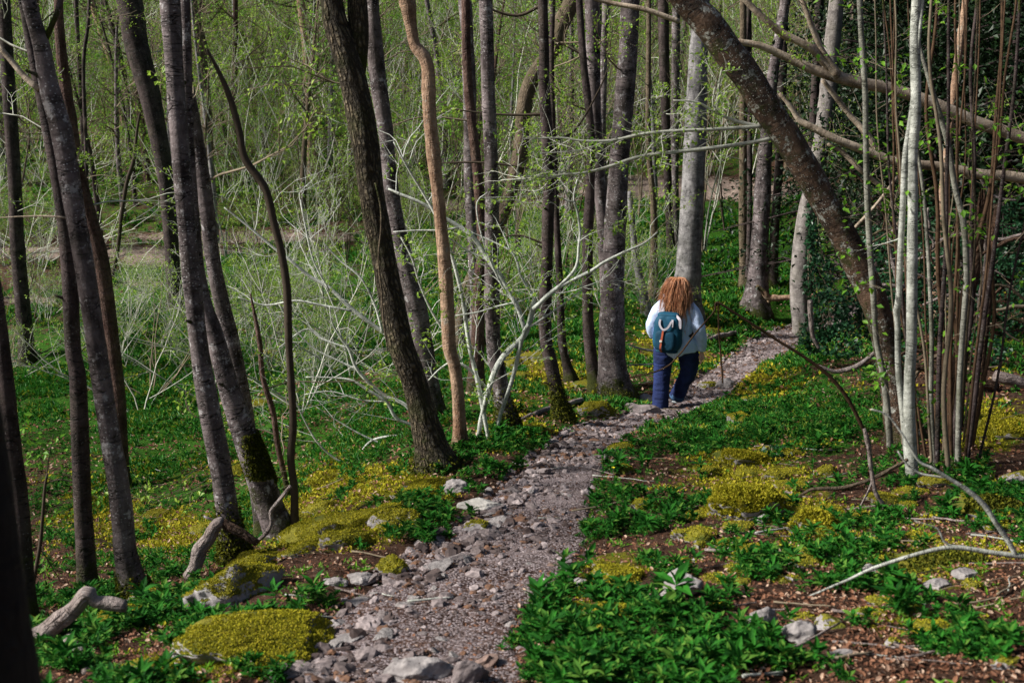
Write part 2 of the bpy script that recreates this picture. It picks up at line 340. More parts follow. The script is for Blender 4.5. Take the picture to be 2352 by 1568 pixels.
M['ivy'] = leaf_mat('ivy_leaf', (.010,.045,.018), (.022,.085,.03), .12, .4)
M['merc'] = leaf_mat('woodland_herb_leaf', (.006,.050,.006), (.028,.165,.014), .28, .75, (.10,.22,.03), .12)
M['grassl'] = leaf_mat('low_grass_blade', (.014,.10,.010), (.055,.24,.020), .3, .6, (.20,.26,.02))
M['litter'] = leaf_mat('fallen_leaf', (.075,.028,.015), (.24,.115,.065), .05, .75, (.42,.30,.22), .2)
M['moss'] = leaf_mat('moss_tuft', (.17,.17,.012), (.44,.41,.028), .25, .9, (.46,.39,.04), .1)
M['rock'] = rock_mat('limestone', (.15,.135,.135), (.40,.375,.365), 0, dark=.45)
M['stone'] = rock_mat('path_limestone', (.11,.088,.086), (.27,.235,.235), 0, dark=.3)
M['rockp'] = rock_mat('pale_limestone', (.28,.27,.25), (.56,.54,.50), 0, dark=.4)
M['rockm'] = rock_mat('mossy_limestone', (.20,.185,.19), (.42,.40,.40), .62)
M['rockmm'] = rock_mat('moss_covered_limestone', (.15,.14,.14), (.38,.36,.36), .95)
def gravel_mat():
    m, nt, b = mat('gravel'); N = NT(nt); r = N.rnd(); v = N.n('ShaderNodeTexCoord').outputs['Object']
    c = N.mix(N.math('POWER', r, 1.4), (.050,.033,.029), (.38,.325,.325)); c = N.mix(N.mapr(N.math('FRACT', N.math('MULTIPLY', r, 13.1)), .84, .86), c, (.16,.085,.05))
    c = N.mix(N.mapr(N.noise(v, 60, 4), .4, .6), c, N.mix(.5, c, (.05, .04, .04))); N.link(c, b.inputs['Base Color']); b.inputs['Roughness'].default_value = .85; b.inputs['Specular IOR Level'].default_value = .2; return m
M['gravel'] = gravel_mat()
def ground_mat():
    m, nt, b = mat('forest_floor'); N = NT(nt); v = N.n('ShaderNodeTexCoord').outputs['Object']; z = N.attr('zone'); s = N.n('ShaderNodeSeparateXYZ', i_0=z)
    br = N.mix(N.mapr(N.noise(v, 14, 8, .75), .35, .65), (.016,.009,.006), (.11,.058,.038)); br = N.mix(N.mapr(N.noise(v, 45, 4, .7), .60, .66), br, (.27,.20,.15))
    gr = N.mix(N.mapr(N.noise(v, 22, 8, .75), .35, .65), (.008,.035,.003), (.055,.17,.012))
    mo = N.mix(N.mapr(N.noise(v, 18, 8, .75), .35, .65), (.030,.036,.004), (.26,.25,.02))
    tr = N.mix(N.mapr(N.noise(v, 9, 8, .7), .35, .65), (.13,.095,.08), (.34,.27,.23))
    jit = N.mapr(N.noise(v, 5, 7, .75), .3, .7, -.4, .4)
    def thr(a): return N.mapr(N.math('ADD', a, jit), .42, .58)
    c = N.mix(thr(s.outputs[0]), br, gr); c = N.mix(thr(s.outputs[1]), c, mo); c = N.mix(thr(s.outputs[2]), c, tr)
    N.link(c, b.inputs['Base Color']); b.inputs['Roughness'].default_value = .95; b.inputs['Specular IOR Level'].default_value = .1
    N.link(N.bump(N.noise(v, 22, 9, .75), 1.0, .05), b.inputs['Normal']); return m
M['ground'] = ground_mat()
def path_mat():
    m, nt, b = mat('stony_path'); N = NT(nt); v = N.n('ShaderNodeTexCoord').outputs['Object']
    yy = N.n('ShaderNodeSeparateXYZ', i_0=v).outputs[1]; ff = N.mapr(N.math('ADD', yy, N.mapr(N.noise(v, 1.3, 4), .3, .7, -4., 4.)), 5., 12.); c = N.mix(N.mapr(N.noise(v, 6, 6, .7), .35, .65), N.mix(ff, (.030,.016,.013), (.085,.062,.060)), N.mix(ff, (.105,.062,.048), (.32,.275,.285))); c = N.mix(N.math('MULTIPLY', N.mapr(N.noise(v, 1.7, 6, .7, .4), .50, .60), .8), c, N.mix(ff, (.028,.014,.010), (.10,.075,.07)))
    vo = N.n('ShaderNodeTexVoronoi', i_Vector=v, i_Scale=70.0, i_Randomness=1.0); r = N.n('ShaderNodeSeparateColor', i_0=vo.outputs['Color']).outputs[0]
    st = N.mix(r, (.07,.05,.05), (.34,.29,.30)); c = N.mix(N.math('MULTIPLY', N.mapr(vo.outputs[0], .62, .5), N.mapr(r, .25, .35)), c, st)
    N.link(c, b.inputs['Base Color']); b.inputs['Roughness'].default_value = .9; b.inputs['Specular IOR Level'].default_value = .15
    N.link(N.bump(N.math('SUBTRACT', N.noise(v, 50, 6, .7), N.math('MULTIPLY', vo.outputs[0], .8)), 1.0, .012), b.inputs['Normal']); return m
M['path'] = path_mat()
# ------------------------------------------------------------------ zones of ground cover (ellipses cu,cv,ru,rv,weight in projected coordinates)
HERB = [(1110,1045,120,45,1),(955,1235,110,60,1),(740,1375,110,50,.9),(520,1440,190,50,1),(330,1420,120,50,.7),(170,1480,110,60,.8),(1640,1000,190,85,1),(1850,920,170,70,1),(1900,1020,190,90,.75),(1520,960,60,35,.9),(1450,1120,90,60,.8),
 (1360,1200,60,60,.7),(1560,1230,150,70,.6),(1700,1280,220,70,.5),(1500,1440,260,90,1.1),(1330,1520,160,70,1.1),(1750,1500,220,90,.9),(2000,1400,160,70,.55),(1880,1230,120,60,.5),(2150,1500,160,60,.35),(2080,1250,140,50,.4),(2290,1130,90,60,.4),(780,1290,60,40,.5),(1440,1040,50,40,.8),(610,1560,90,40,.3)]
GREEN = [(450,900,420,260,1),(150,900,260,200,.8),(1150,780,350,240,1),(560,700,500,150,.75),(1600,640,360,190,1),(1250,560,500,90,.85),(700,1000,300,120,.8),(350,1150,350,130,.75),(1750,950,300,140,.8),(500,640,300,60,.9),(2150,850,300,90,.3)]
MOSS = [(820,1110,170,50,1),(650,1180,140,50,.8),(400,1230,150,60,.8),(250,1180,120,80,.6),(450,1090,200,40,.4),(1260,860,120,60,.8),(1700,880,120,60,.9),(1560,810,100,60,.8),(980,1130,60,40,1),(720,1230,180,35,1),(880,1200,60,30,.8),(1700,1040,200,50,.45),(1620,740,100,40,.6),(600,1500,200,70,.45),(400,1545,130,30,.8),
 (1720,1110,170,70,.8),(1860,1190,120,70,.7),(1420,1310,120,45,.7),(1380,1390,90,50,.7),(2140,1300,190,70,.6),(2270,980,110,60,.9),(2230,1160,130,60,.5),(300,700,300,60,.1),(2100,1430,110,40,.6),(1180,990,90,40,.5),(550,830,160,60,.2),(700,380,400,60,.5),(1100,420,300,60,.4),(1330,900,90,50,.6)]
TRACK = [(200,580,420,13,1),(60,690,90,18,.6),(330,650,70,14,.6),(560,545,300,16,.8),(1500,430,260,24,1),(1700,440,150,24,.9),(1150,470,250,16,.7),(350,600,80,15,.8)]
def zone(Z, u, v, base=0.):
    o = np.full(np.shape(u), base, float)
    for cu, cv, ru, rv, w in Z:
        d = np.sqrt(((u - cu) / ru) ** 2 + ((v - cv) / rv) ** 2); o = np.maximum(o, w * np.clip(1.35 - d * .85, 0, 1))
    return o
# terrain sheet
def make_ground():
    fine = np.linspace(-31, 31, 640); ang = np.radians(np.concatenate([np.arange(-180, -32, 4.), fine, np.arange(35, 180, 4.)]))
    rad = np.concatenate([[.4], np.exp(np.linspace(math.log(1.2), math.log(170), 640)), [220, 320]])
    aa, rr = np.meshgrid(ang, rad); x = rr * np.sin(aa); y = rr * np.cos(aa); z = H(x, y); m, k = x.shape
    u, v, d = project(np.stack([x, y, z], -1)); inf = d > 1; u = np.clip(u, -60, 2400); v = np.clip(v, 0, 1600)
    g = np.where(inf, zone(GREEN, u, v, .15), .4); mo = np.where(inf, zone(MOSS, u, v, .1), .2); t = np.where(inf, zone(TRACK, u, v), 0)
    far = rr > 44; g = np.where(far, .5, g); mo = np.where(far, .3, mo)
    V = np.stack([x, y, z], -1).reshape(-1, 3); i = np.arange(m - 1)[:, None] * k; j = np.arange(k)[None]; j2 = (j + 1) % k
    F = np.stack([i + j, i + k + j, i + k + j2, i + j2], 2).reshape(-1, 4)
    V = np.vstack([V, [[0, 0, float(H(np.array([0.]), np.array([0.]))[0])]]]); c = len(V) - 1; jj = np.arange(k); T = np.stack([np.full(k, c), jj, (jj + 1) % k], 1)
    zz = np.vstack([np.stack([g, mo, t], -1).reshape(-1, 3), [[.4, .2, 0]]])
    tag(obj('ground', mesh_np('ground', V, [F, T], M['ground'], True, {'zone': zz})), 'leafy and mossy woodland floor falling away to a valley', 'ground', kind='structure')
make_ground()
def path_xy(s, t):
    """s in 0..1 along, t -1..1 across"""
    f = s * (len(PCc) - 1); i = np.clip(f.astype(int), 0, len(PCc) - 2); g = (f - i)[:, None]; c = PCc[i] * (1 - g) + PCc[i + 1] * g
    T = np.gradient(PCc, axis=0); T /= np.linalg.norm(T, axis=1)[:, None]; tt = T[i]; nrm = np.stack([tt[:, 1], -tt[:, 0]], 1); w = PWc[i]
    return c + nrm * (t * w)[:, None]
def make_path():
    ns, nt_ = 700, 60; s, t = np.meshgrid(np.linspace(0, 1, ns), np.linspace(-1.12, 1.12, nt_), indexing='ij'); q = path_xy(s.ravel(), t.ravel())
    e = np.abs(t.ravel()) + .16 * fbm(q[:, 0] * 3, q[:, 1] * 3, o=4, s=44); z = H(q[:, 0], q[:, 1]) + np.where(e < .9, .022, .022 - (e - .9) * .35) + .012 * fbm(q[:, 0] * 14, q[:, 1] * 14, o=3, s=51)
    i = np.arange(ns - 1)[:, None] * nt_; j = np.arange(nt_ - 1)[None]; F = np.stack([i + j, i + j + 1, i + nt_ + j + 1, i + nt_ + j], 2).reshape(-1, 4)
    tag(obj('path', mesh_np('path', np.column_stack([q, z]), F, M['path'])), 'narrow trodden path of broken grey stone', 'path', kind='structure')
make_path()
def ztop(x, y): return H(x, y) + .02 * (path_d(x, y) < .9)
# ------------------------------------------------------------------ polyline helpers for things traced from the photograph's outline
def plane_pts(pts, P0, tilt=0.0):
    """(u,v,w) list -> 3D points on the upright plane through P0, radii"""
    Q = []; rad = []
    for u, v, w in pts:
        r = ray(u, v); k = (P0[1] - tilt * P0[2]) / (r[1] - tilt * r[2]); Q.append(r * k); rad.append(w * .5 * k / CAMF)
    return np.array(Q), np.array(rad)
def ground_pts(pts, lift=1.0):
    Q = []; rad = []
    for p in pts:
        P = hit(p[0], p[1]); d = project(P)[2]; r = p[2] * .5 * d / CAMF; P = P + [0, 0, r * lift]; Q.append(P); rad.append(r)
    return np.array(Q), np.array(rad)
def dense(Q, rad, step):
    m = max(4, int(np.linalg.norm(np.diff(Q, axis=0), axis=1).sum() / step)); X = cr(np.column_stack([Q, rad]), m); return X[:, :3], np.maximum(X[:, 3], rad.min() * .6)
# twig growth
def grow(out, leaves, P, D, L, r, lvl, rng, up=.15, flat=.6, kids=(5, 4, 3), spread=.9, wob=.22):
    m = 7 if lvl > 0 else 5; D = D / (np.linalg.norm(D) + 1e-9); pts = [P]; d = D.copy()
    for i in range(m):
        d = d + rng.normal(0, wob, 3) * [1, 1, .7] + [0, 0, up * .25]; d /= np.linalg.norm(d); pts.append(pts[-1] + d * L / m)
    pts = np.array(pts); out.append((pts, np.linspace(r, max(r * .3, .0012), m + 1)))
    if lvl > 0:
        nk = kids[min(lvl - 1, len(kids) - 1)]
        for j in range(nk):
            t = rng.uniform(.15, .98); i = min(int(t * m), m - 1); q = pts[i] + (pts[i + 1] - pts[i]) * (t * m - i)
            dd = pts[i + 1] - pts[i]; dd /= np.linalg.norm(dd); s = rng.normal(0, 1, 3) * [1, 1, 1 - flat]; s -= dd * s.dot(dd); s /= np.linalg.norm(s) + 1e-9
            grow(out, leaves, q, dd + s * spread, L * rng.uniform(.4, .65) * (1.1 - .5 * t), r * .55 * (1.1 - .5 * t), lvl - 1, rng, up, flat, kids, spread, wob)
    else:
        for t in (.35, .7, 1.0):
            leaves.append(pts[min(int(t * m), m)])
def leaves_np(pts, size, per, rng, tmpl=LEAF1, droop=.3):
    pts = np.asarray(pts)
    if not len(pts): return np.zeros((0, 3)), np.zeros((0, 3), int)
    p = np.repeat(pts, per, 0); k = len(p); p = p + rng.normal(0, size * .55, p.shape)
    Mx = rotm(rng.uniform(0, 6.28, k), rng.normal(-droop, .5, k), rng.normal(0, .5, k)); return inst(tmpl[0], tmpl[1], p, Mx, size * rng.uniform(.6, 1.3, k))
def foliage_obj(name, pts, size, per, rng, m, parent, org, tmpl=LEAF1):
    V, F = leaves_np(pts, size, per, rng, tmpl)
    if len(V) == 0: return None
    return obj(name, mesh_np(name, V - np.asarray(org), F, m, False), parent)
# ------------------------------------------------------------------ trunks
TRUNKS = [  # name, category, label, material, tilt, points top->base (u,v,w), top height m, extra base depth, opts
 ('beech_tree','tree','leftmost tall grey beech with bright streaked bark and a small fork at its top','beech',0,[(67,0,33),(95,100,38),(115,204,43),(143,306,48),(168,459,46),(195,612,44),(222,795,44),(248,972,46),(274,1125,48),(290,1278,50),(312,1372,54)],13,None,dict(fork=[[(100,98,16),(125,45,12),(142,-10,11),(150,-60,8)]],moss=.2)),
 ('beech_tree','tree','thin dark blackish trunk close behind the leftmost grey beech','beechdark',0,[(40,0,22),(70,150,24),(100,280,30),(134,459,31),(155,612,37),(165,795,36),(177,870,38),(184,1023,40),(191,1177,41),(204,1375,45)],12,None,dict()),
 ('beech_tree','tree','reddish brown leaning trunk rising behind the leftmost grey beech','beechred',0,[(145,0,20),(150,120,24),(165,255,28),(188,408,30),(213,510,33),(237,612,35),(260,795,32),(274,921,30),(282,1074,28),(286,1120,28)],13,None,dict()),
 ('beech_tree','tree','broad dark trunk leaning up behind the twin beeches in the left half','beechdark',0,[(296,0,58),(312,102,54),(340,204,49),(362,306,42),(380,408,36),(390,510,33),(396,600,32),(404,722,32)],16,None,dict()),
 ('beech_tree','tree','straight striped beech pole, front one of the left twin pair','beech',0,[(384,0,48),(395,153,42),(407,306,43),(421,459,41),(436,612,42),(456,795,42),(477,921,50),(507,1074,50),(530,1227,50),(541,1285,54)],13,None,dict(moss=.5)),
 ('beech_tree','tree','slim pale banded beech just right of the left twin poles','beech',0,[(415,0,20),(427,102,24),(437,204,28),(451,306,35),(475,459,34),(493,612,34),(534,795,38),(562,921,32),(578,1023,30),(590,1125,34),(606,1222,34)],13,None,dict()),
 ('beech_tree','tree','leaning beech with a dark moss patch above its base at the left path edge','beech',0,[(425,0,24),(432,300,27),(440,450,29),(452,600,31),(470,700,36),(493,769,42),(520,870,48),(553,972,56),(590,1074,63),(624,1176,58),(645,1232,60)],13,None,dict(patch=(565,640,1000,1110))),
 ('sapling','sapling','dark crooked bare sapling twisting up left of centre','twigd',0,[(474,117,6),(510,188,12),(530,240,15),(548,306,16),(561,367,18),(607,433,18),(627,510,18),(643,571,18),(658,663,19),(663,795,17),(668,870,17),(673,972,18),(668,1054,18),(676,1125,18),(677,1218,20)],0,None,dict()),
 ('dead_sapling','dead tree','snapped thin dead stem with a pale splintered tip beside the crooked sapling','beechred',0,[(574,675,4),(592,765,11),(597,800,12),(604,870,12),(627,947,14),(638,1023,13),(655,1100,13),(661,1140,14)],0,None,dict()),
 ('beech_tree','tree','dark trunk at the left picture edge beside the black foreground trunk','beechdark',0,[(-40,500,28),(-12,650,30),(5,780,32),(17,900,36),(30,1030,38),(44,1130,38),(57,1280,36),(66,1420,38)],10,None,dict()),
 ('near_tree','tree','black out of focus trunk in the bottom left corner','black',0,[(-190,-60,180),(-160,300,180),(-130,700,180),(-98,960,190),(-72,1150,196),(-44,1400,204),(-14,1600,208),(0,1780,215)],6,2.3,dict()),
 ('oak_tree','tree','big rough barked forked oak left of the path in the middle','rough',0,[(758,-40,50),(772,50,56),(795,120,62),(812,180,62),(837,306,64),(857,459,59),(885,612,56),(918,780,60),(949,870,56),(976,972,62),(991,1030,66),(1003,1078,78)],12,None,dict(fork=[[(818,190,40),(824,100,46),(820,0,46),(814,-60,44)]],moss=.15)),
 ('beech_tree','tree','smooth brown beech directly behind the rough barked oak','beech',0,[(856,-20,30),(862,102,37),(872,204,39),(887,306,34),(896,408,34),(911,510,36),(932,612,44),(957,714,50),(970,790,48),(983,870,44),(995,950,46)],14,None,dict()),
 ('maple_tree','tree','orange barked trunk with a knobbly kink near its top','orange',0,[(932,-30,40),(938,20,36),(944,60,27),(953,105,24),(972,128,28),(983,160,30),(986,255,31),(996,357,32),(1004,433,28),(1012,510,28),(1022,612,31),(1027,690,32),(1032,795,31),(1045,845,28),(1053,922,28),(1057,1024,30)],11,None,dict(knobs=True)),
 ('beech_tree','tree','lichen spotted trunk between the orange maple and the straight grey beech','beech',0,[(1067,0,31),(1072,77,29),(1078,204,31),(1079,306,29),(1080,408,30),(1085,520,29),(1092,660,29),(1096,800,32)],14,None,dict()),
 ('beech_tree','tree','straight grey beech with a mossy foot behind the forked pale hazel','beech',0,[(1116,0,31),(1119,102,31),(1121,204,31),(1126,306,31),(1129,408,31),(1130,510,33),(1130,663,33),(1134,795,34),(1146,860,36),(1155,925,38),(1168,992,48)],14,None,dict(moss=.5)),
 ('ash_tree','tree','curved leaning ash sweeping up to the right through the centre','brown',0,[(1320,-20,34),(1308,15,38),(1287,60,38),(1270,115,34),(1240,153,34),(1213,204,34),(1200,265,33),(1198,320,33),(1188,382,36),(1165,459,32),(1135,540,32),(1105,600,34),(1078,663,36),(1062,730,34),(1056,800,36)],13,None,dict()),
 ('beech_tree','tree','short seen ruddy trunk under the leaning ash','beechred',0,[(1108,560,24),(1102,640,27),(1097,795,31),(1092,900,34)],12,None,dict()),
 ('beech_tree','tree','slender dark beech with a green mossy foot left of the path','beechdark',0,[(1246,0,23),(1249,102,23),(1250,204,25),(1256,306,27),(1260,433,28),(1258,510,27),(1256,612,27),(1252,714,29),(1254,780,29),(1268,845,31),(1281,911,30),(1294,968,40)],13,None,dict(moss=.6)),
 ('beech_tree','tree','thin mossy footed pole right behind the slender dark beech','beechdark',0,[(1270,300,13),(1278,500,14),(1285,640,16),(1290,769,19),(1300,830,20),(1311,874,27)],12,None,dict()),
 ('beech_tree','tree','tall beech left of the broad one, joining it halfway down','beech',0,[(1358,0,32),(1361,102,32),(1363,204,32),(1367,306,31),(1375,408,29),(1384,500,29),(1390,620,28),(1396,760,28),(1400,880,30)],14,None,dict()),
 ('beech_tree','tree','dark thin trunk left of the broad beech by the walker','beechdark',0,[(1356,300,18),(1355,433,21),(1351,510,25),(1349,612,25),(1350,714,25),(1353,769,27),(1361,845,28),(1371,895,34)],12,None,dict()),
 ('beech_tree','tree','broad brown beech left of the walker with a tuft of moss at its foot','beech',0,[(1452,-20,44),(1445,102,43),(1435,230,46),(1424,357,45),(1417,459,48),(1409,612,52),(1405,780,56),(1409,870,60),(1415,912,70)],15,None,dict(moss=.3)),
 ('beech_tree','tree','narrow grey pole seen between the two beeches left of the walker','beech',0,[(1392,0,16),(1388,102,16),(1386,204,16),(1384,350,16),(1400,560,16),(1420,760,17)],13,25,dict()),
 ('beech_tree','tree','short curved pale trunk bending left behind the walker','grey',0,[(1446,440,12),(1452,510,14),(1460,590,17),(1475,660,20),(1487,728,24)],0,None,dict()),
 ('beech_tree','tree','thin pole leaning beside the curved trunk behind the walker','brown',0,[(1492,0,11),(1490,200,12),(1490,340,13),(1500,459,14),(1502,561,17),(1499,690,24)],13,None,dict()),
 ('beech_tree','tree','dark pole behind the thin leaning pole above the walker','beechdark',0,[(1523,0,24),(1525,100,25),(1530,306,20),(1536,459,18),(1544,640,20)],14,30,dict()),
 ('beech_tree','tree','mid brown pole close left of the silver beech behind the walker','beech',0,[(1553,0,18),(1552,200,20),(1550,400,18),(1552,600,20)],14,32,dict()),
 ('beech_tree','tree','silver grey beech standing straight behind the walker','grey',0,[(1612,-20,36),(1606,70,39),(1603,120,42),(1600,204,46),(1596,306,50),(1591,433,52),(1584,561,54),(1579,663,54),(1577,735,62)],14,None,dict()),
 ('beech_tree','tree','yellowish brown pole left of the purple beech on the far path','brown',0,[(1703,0,15),(1705,230,17),(1706,400,18),(1706,510,19),(1708,600,19),(1709,662,24)],12,None,dict()),
 ('beech_tree','tree','thin dark pole touching the yellowish brown pole','beechdark',0,[(1724,0,11),(1723,300,12),(1722,500,12),(1717,668,14)],12,None,dict()),
 ('beech_tree','tree','purple brown beech with a dark mossy foot where the path bends','beech',0,[(1810,-20,24),(1794,77,24),(1776,179,26),(1763,306,28),(1757,357,33),(1751,459,38),(1745,561,40),(1739,660,46),(1733,722,60)],14,None,dict(moss=.5)),
 ('beech_tree','tree','slender dark beech just right of the purple brown beech','beechdark',0,[(1806,0,18),(1798,200,20),(1790,382,19),(1779,535,21),(1774,662,25)],13,None,dict()),
 ('ash_tree','tree','pale trunk wrapped in ivy behind the leaning tree','ivywood',0,[(1928,-20,34),(1915,100,36),(1905,204,38),(1892,306,38),(1870,420,40),(1852,500,42),(1840,600,44),(1838,690,44),(1848,770,40)],13,None,dict()),
 ('beech_tree','tree','purple pole between the ivy clad trunk and the leaning tree','beechdark',0,[(1882,0,20),(1876,130,20),(1868,300,20),(1862,450,22),(1858,620,24)],13,26,dict()),
 ('pine_pole','tree','tan orange pole standing in the dark thicket on the right','orange',0,[(2220,-20,14),(2208,77,17),(2192,204,17),(2180,306,16),(2166,433,17),(2158,560,18),(2150,680,18)],10,19,dict()),
 ('beech_tree','tree','mossy trunk above the slim banded beech, far on the left','brown',0,[(436,-10,22),(455,100,26),(468,204,26),(474,290,26),(480,400,26),(484,520,28)],14,None,dict()),
 ('pale_tree','tree','pale cream trunk in the thicket left of the rough oak','orange',0,[(690,-10,18),(704,102,19),(711,204,20),(714,300,19),(716,420,19)],12,None,dict()),
 ('pale_tree','tree','thin pale orange trunk leaning in the far thicket at upper left','orange',0,[(208,-10,11),(225,50,12),(245,112,12),(265,180,12),(285,290,13)],12,None,dict()),
 ('slender_tree','tree','thin dark pole rising behind the reddish leaning trunk at upper left','beechdark',0,[(178,-10,10),(183,100,10),(190,250,11),(196,400,12),(200,560,12)],12,None,dict()),
 ('slender_tree','tree','thin dark pole right of the reddish leaning trunk at upper left','beechdark',0,[(206,-10,7),(202,60,8),(192,150,8),(197,330,9),(203,520,9)],12,28,dict()),
 ('slender_tree','tree','dark sinuous stem between the reddish trunk and the twin poles','twigd',0,[(318,260,4),(312,300,6),(305,370,9),(290,420,9),(278,500,9),(272,560,9),(262,620,9),(256,650,10)],0,None,dict()),
 ('slender_tree','tree','dark mossy pole near the left picture corner','beechdark',0,[(8,-10,30),(20,200,30),(34,420,30),(40,560,32)],13,26,dict()),
]
GROUND_Z = {}
def make_tree(name, cat, label, mk, tilt, pts, top, dep, o):
    rng = np.random.RandomState(abs(hash(label)) % 9999 if False else sum(map(ord, label)) % 9999)
    if dep is None: B = hit(pts[-1][0], pts[-1][1])
    else: B = ray(pts[-1][0], pts[-1][1]) * dep; 
    Q, rad = plane_pts(pts, B, tilt)
    Q = Q[::-1]; rad = rad[::-1]                      # base first
    gz = float(H(Q[0, 0], Q[0, 1]))
    if dep is not None and Q[0, 2] > gz + .05:        # continue the trunk down to the ground
        d = Q[0] - Q[1]; d[1] = 0; d /= np.linalg.norm(d); e = Q[0] + np.array([d[0] * .3, 0, -1.]) * (Q[0, 2] - gz)
        Q = np.vstack([e, Q]); rad = np.concatenate([[rad[0] * 1.1], rad]); gz = float(H(e[0], e[1]))
    base = np.array([Q[0, 0], Q[0, 1], min(Q[0, 2], gz)])
    Q = np.vstack([Q[0] - [0, 0, .35], Q]); rad = np.concatenate([[rad[0] * 1.1], rad])
    rr = rng.uniform(0, .5, 2); T = (Q[-1] - Q[-2]); T /= np.linalg.norm(T)
    yy = np.zeros(len(Q)); h = Q[:, 2] - gz; Q[:, 1] += np.clip(h, 0, 6) ** 2 * .006 * rng.uniform(-1, 1) if dep is None else 0
    if top:
        d = T.copy(); P = Q[-1]; r = rad[-1]; r0 = r; left = top - (P[2] - gz); k = max(3, int(left / .9)) if left > 1 else 0; ex = []
        for i in range(k):
            d = d + rng.normal(0, .05, 3) + [0, 0, .10]; d /= np.linalg.norm(d); P = P + d * left / k; r = r0 * (1 - .8 * (i + 1) / k); ex.append([*P, r])
        if ex: ex = np.array(ex); Q = np.vstack([Q, ex[:, :3]]); rad = np.concatenate([rad, ex[:, 3]])
    step = max(.05, rad.mean() * .4); X, rd = dense(Q, rad, step); hh = X[:, 2] - gz
    rd = rd * (1 + .48 * np.exp(-np.clip(hh, 0, 9) / (rd.max() * 1.6)))
    for _ in range(int(len(X) * step * 1.1) if rad.mean() > .018 else 0):
        q0 = rng.uniform(0, len(X)); rd = rd * (1 + rng.uniform(.02, .07) * np.exp(-((np.arange(len(X)) - q0) * step / rng.uniform(.03, .09)) ** 2))
    if o.get('knobs'): rd = rd * (1 + .16 * np.exp(-((project(X)[1] - 118) / 14) ** 2) + .12 * np.exp(-((project(X)[1] - 205) / 9) ** 2))
    t = empty(name, base, label, cat); bk = 28 if rad.mean() > .05 else 14
    tb = Tubes(); tb.add(X, rd, bk, cap=True, rough=.10 if mk in ('rough', 'lean', 'rot') else .05)
    off = np.where(hh > 0)[0][0]; tb.B[0][:, 2] -= np.linalg.norm(np.diff(X[:off + 1], axis=0), axis=1).sum()
    TR[label] = (X, rd, B, t)
    for f in o.get('fork', []):
        Qf, rf = plane_pts(f, B, tilt); Qf, rf = dense(Qf, rf, step); ft = Tubes(); ft.add(Qf, rf, 20, cap=True, rough=.07); fm = ft.mesh('limb', M[mk], base)
        obj('limb', fm, t)
    obj('trunk' if mk not in ('twigd',) else 'stem', tb.mesh('trunk', M[mk], base), t)
    # moss tufts at the foot
    mh = o.get('moss'); tuft = []
    dist = B[1]
    if mh and dist < 16:
        for _ in range(int(5200 * mh * min(1, 9 / dist))):
            k = min(int(rng.beta(1, 2.5) * mh / step) + off, len(X) - 1); a = rng.uniform(0, 6.28); dr = np.array([math.cos(a), math.sin(a), 0]); tuft.append((X[k] + dr * rd[k] * 1.0 + [0, 0, rng.uniform(0, step)], a))
    if o.get('patch'):
        a0, a1, v0, v1 = o['patch']
        vv_ = project(X)[1]; ks = np.where((vv_ > v0 - 10) & (vv_ < v1 + 10))[0]
        for _ in range(9000):
            k = ks[rng.randint(0, len(ks))]; a = rng.uniform(0, 6.28); dr = np.array([math.cos(a), math.sin(a), 0]); p = X[k] + dr * rd[k]; u, v, d = project(p)
            if v0 < v < v1 and u > a0 + (v - v0) * .1 + rng.normal(0, 8): tuft.append((p + (X[min(k + 1, len(X) - 1)] - X[k]) * rng.rand(), a))
    if tuft:
        P = np.array([p for p, a in tuft]); A_ = np.array([a for p, a in tuft]); k = len(P)
        V, F = inst(LEAF1[0], LEAF1[1], P, rotm(A_ - 1.57 + rng.normal(0, .5, k), rng.normal(-.2, .5, k), rng.uniform(-1, 1, k)), rng.uniform(.012, .028, k)); tag(obj('moss', mesh_np('moss', V - base, F, M['mossd'], False), t))
    # bare side twigs
    nb = o.get('twigs', rng.randint(4, 9) if (mk in ('beech', 'beechdark', 'beechred', 'brown', 'grey') and dist < 34) else 0); al = []
    tm = M['twigb'] if rng.rand() < .5 else M['twig']
    for _ in range(nb):
        ou, le = [], []; k = rng.randint(len(X) // 4, len(X) - 2); a = rng.uniform(0, 6.28); L = rng.uniform(.5, 1.9); grow(ou, le, X[k], np.array([math.cos(a), math.sin(a), .25]), L, min(.014, rd[k] * .35), 2, rng)
        tw = Tubes()
        for p, r in ou: tw.add(p, r, 3)
        obj('branch', tw.mesh('branch', tm, base), t); al += le
    for _ in range(5 if mk.startswith('beech') and dist < 14 else 0):
        k = rng.randint(off, int(len(X) * .6)); a = rng.uniform(2.2, 4.9); dr = np.array([math.cos(a), math.sin(a), .45]); L = rng.uniform(.5, 1.2) * rd[k]; tw = Tubes(); tw.add(np.array([X[k], X[k] + dr * rd[k], X[k] + dr * (rd[k] + L * .5), X[k] + dr * (rd[k] + L)]), [.02, .013, .009, .007], 8, cap=True, rough=.2); obj('branch_stub', tw.mesh('branch_stub', M[mk], base), t)
    if al: foliage_obj('foliage', al, .045, 2, rng, M['leaf'], t, base)
    return t
M['mossd'] = leaf_mat('dark_moss_tuft', (.018,.028,.004), (.10,.11,.010), .1, .9, (.16,.16,.014), .1)
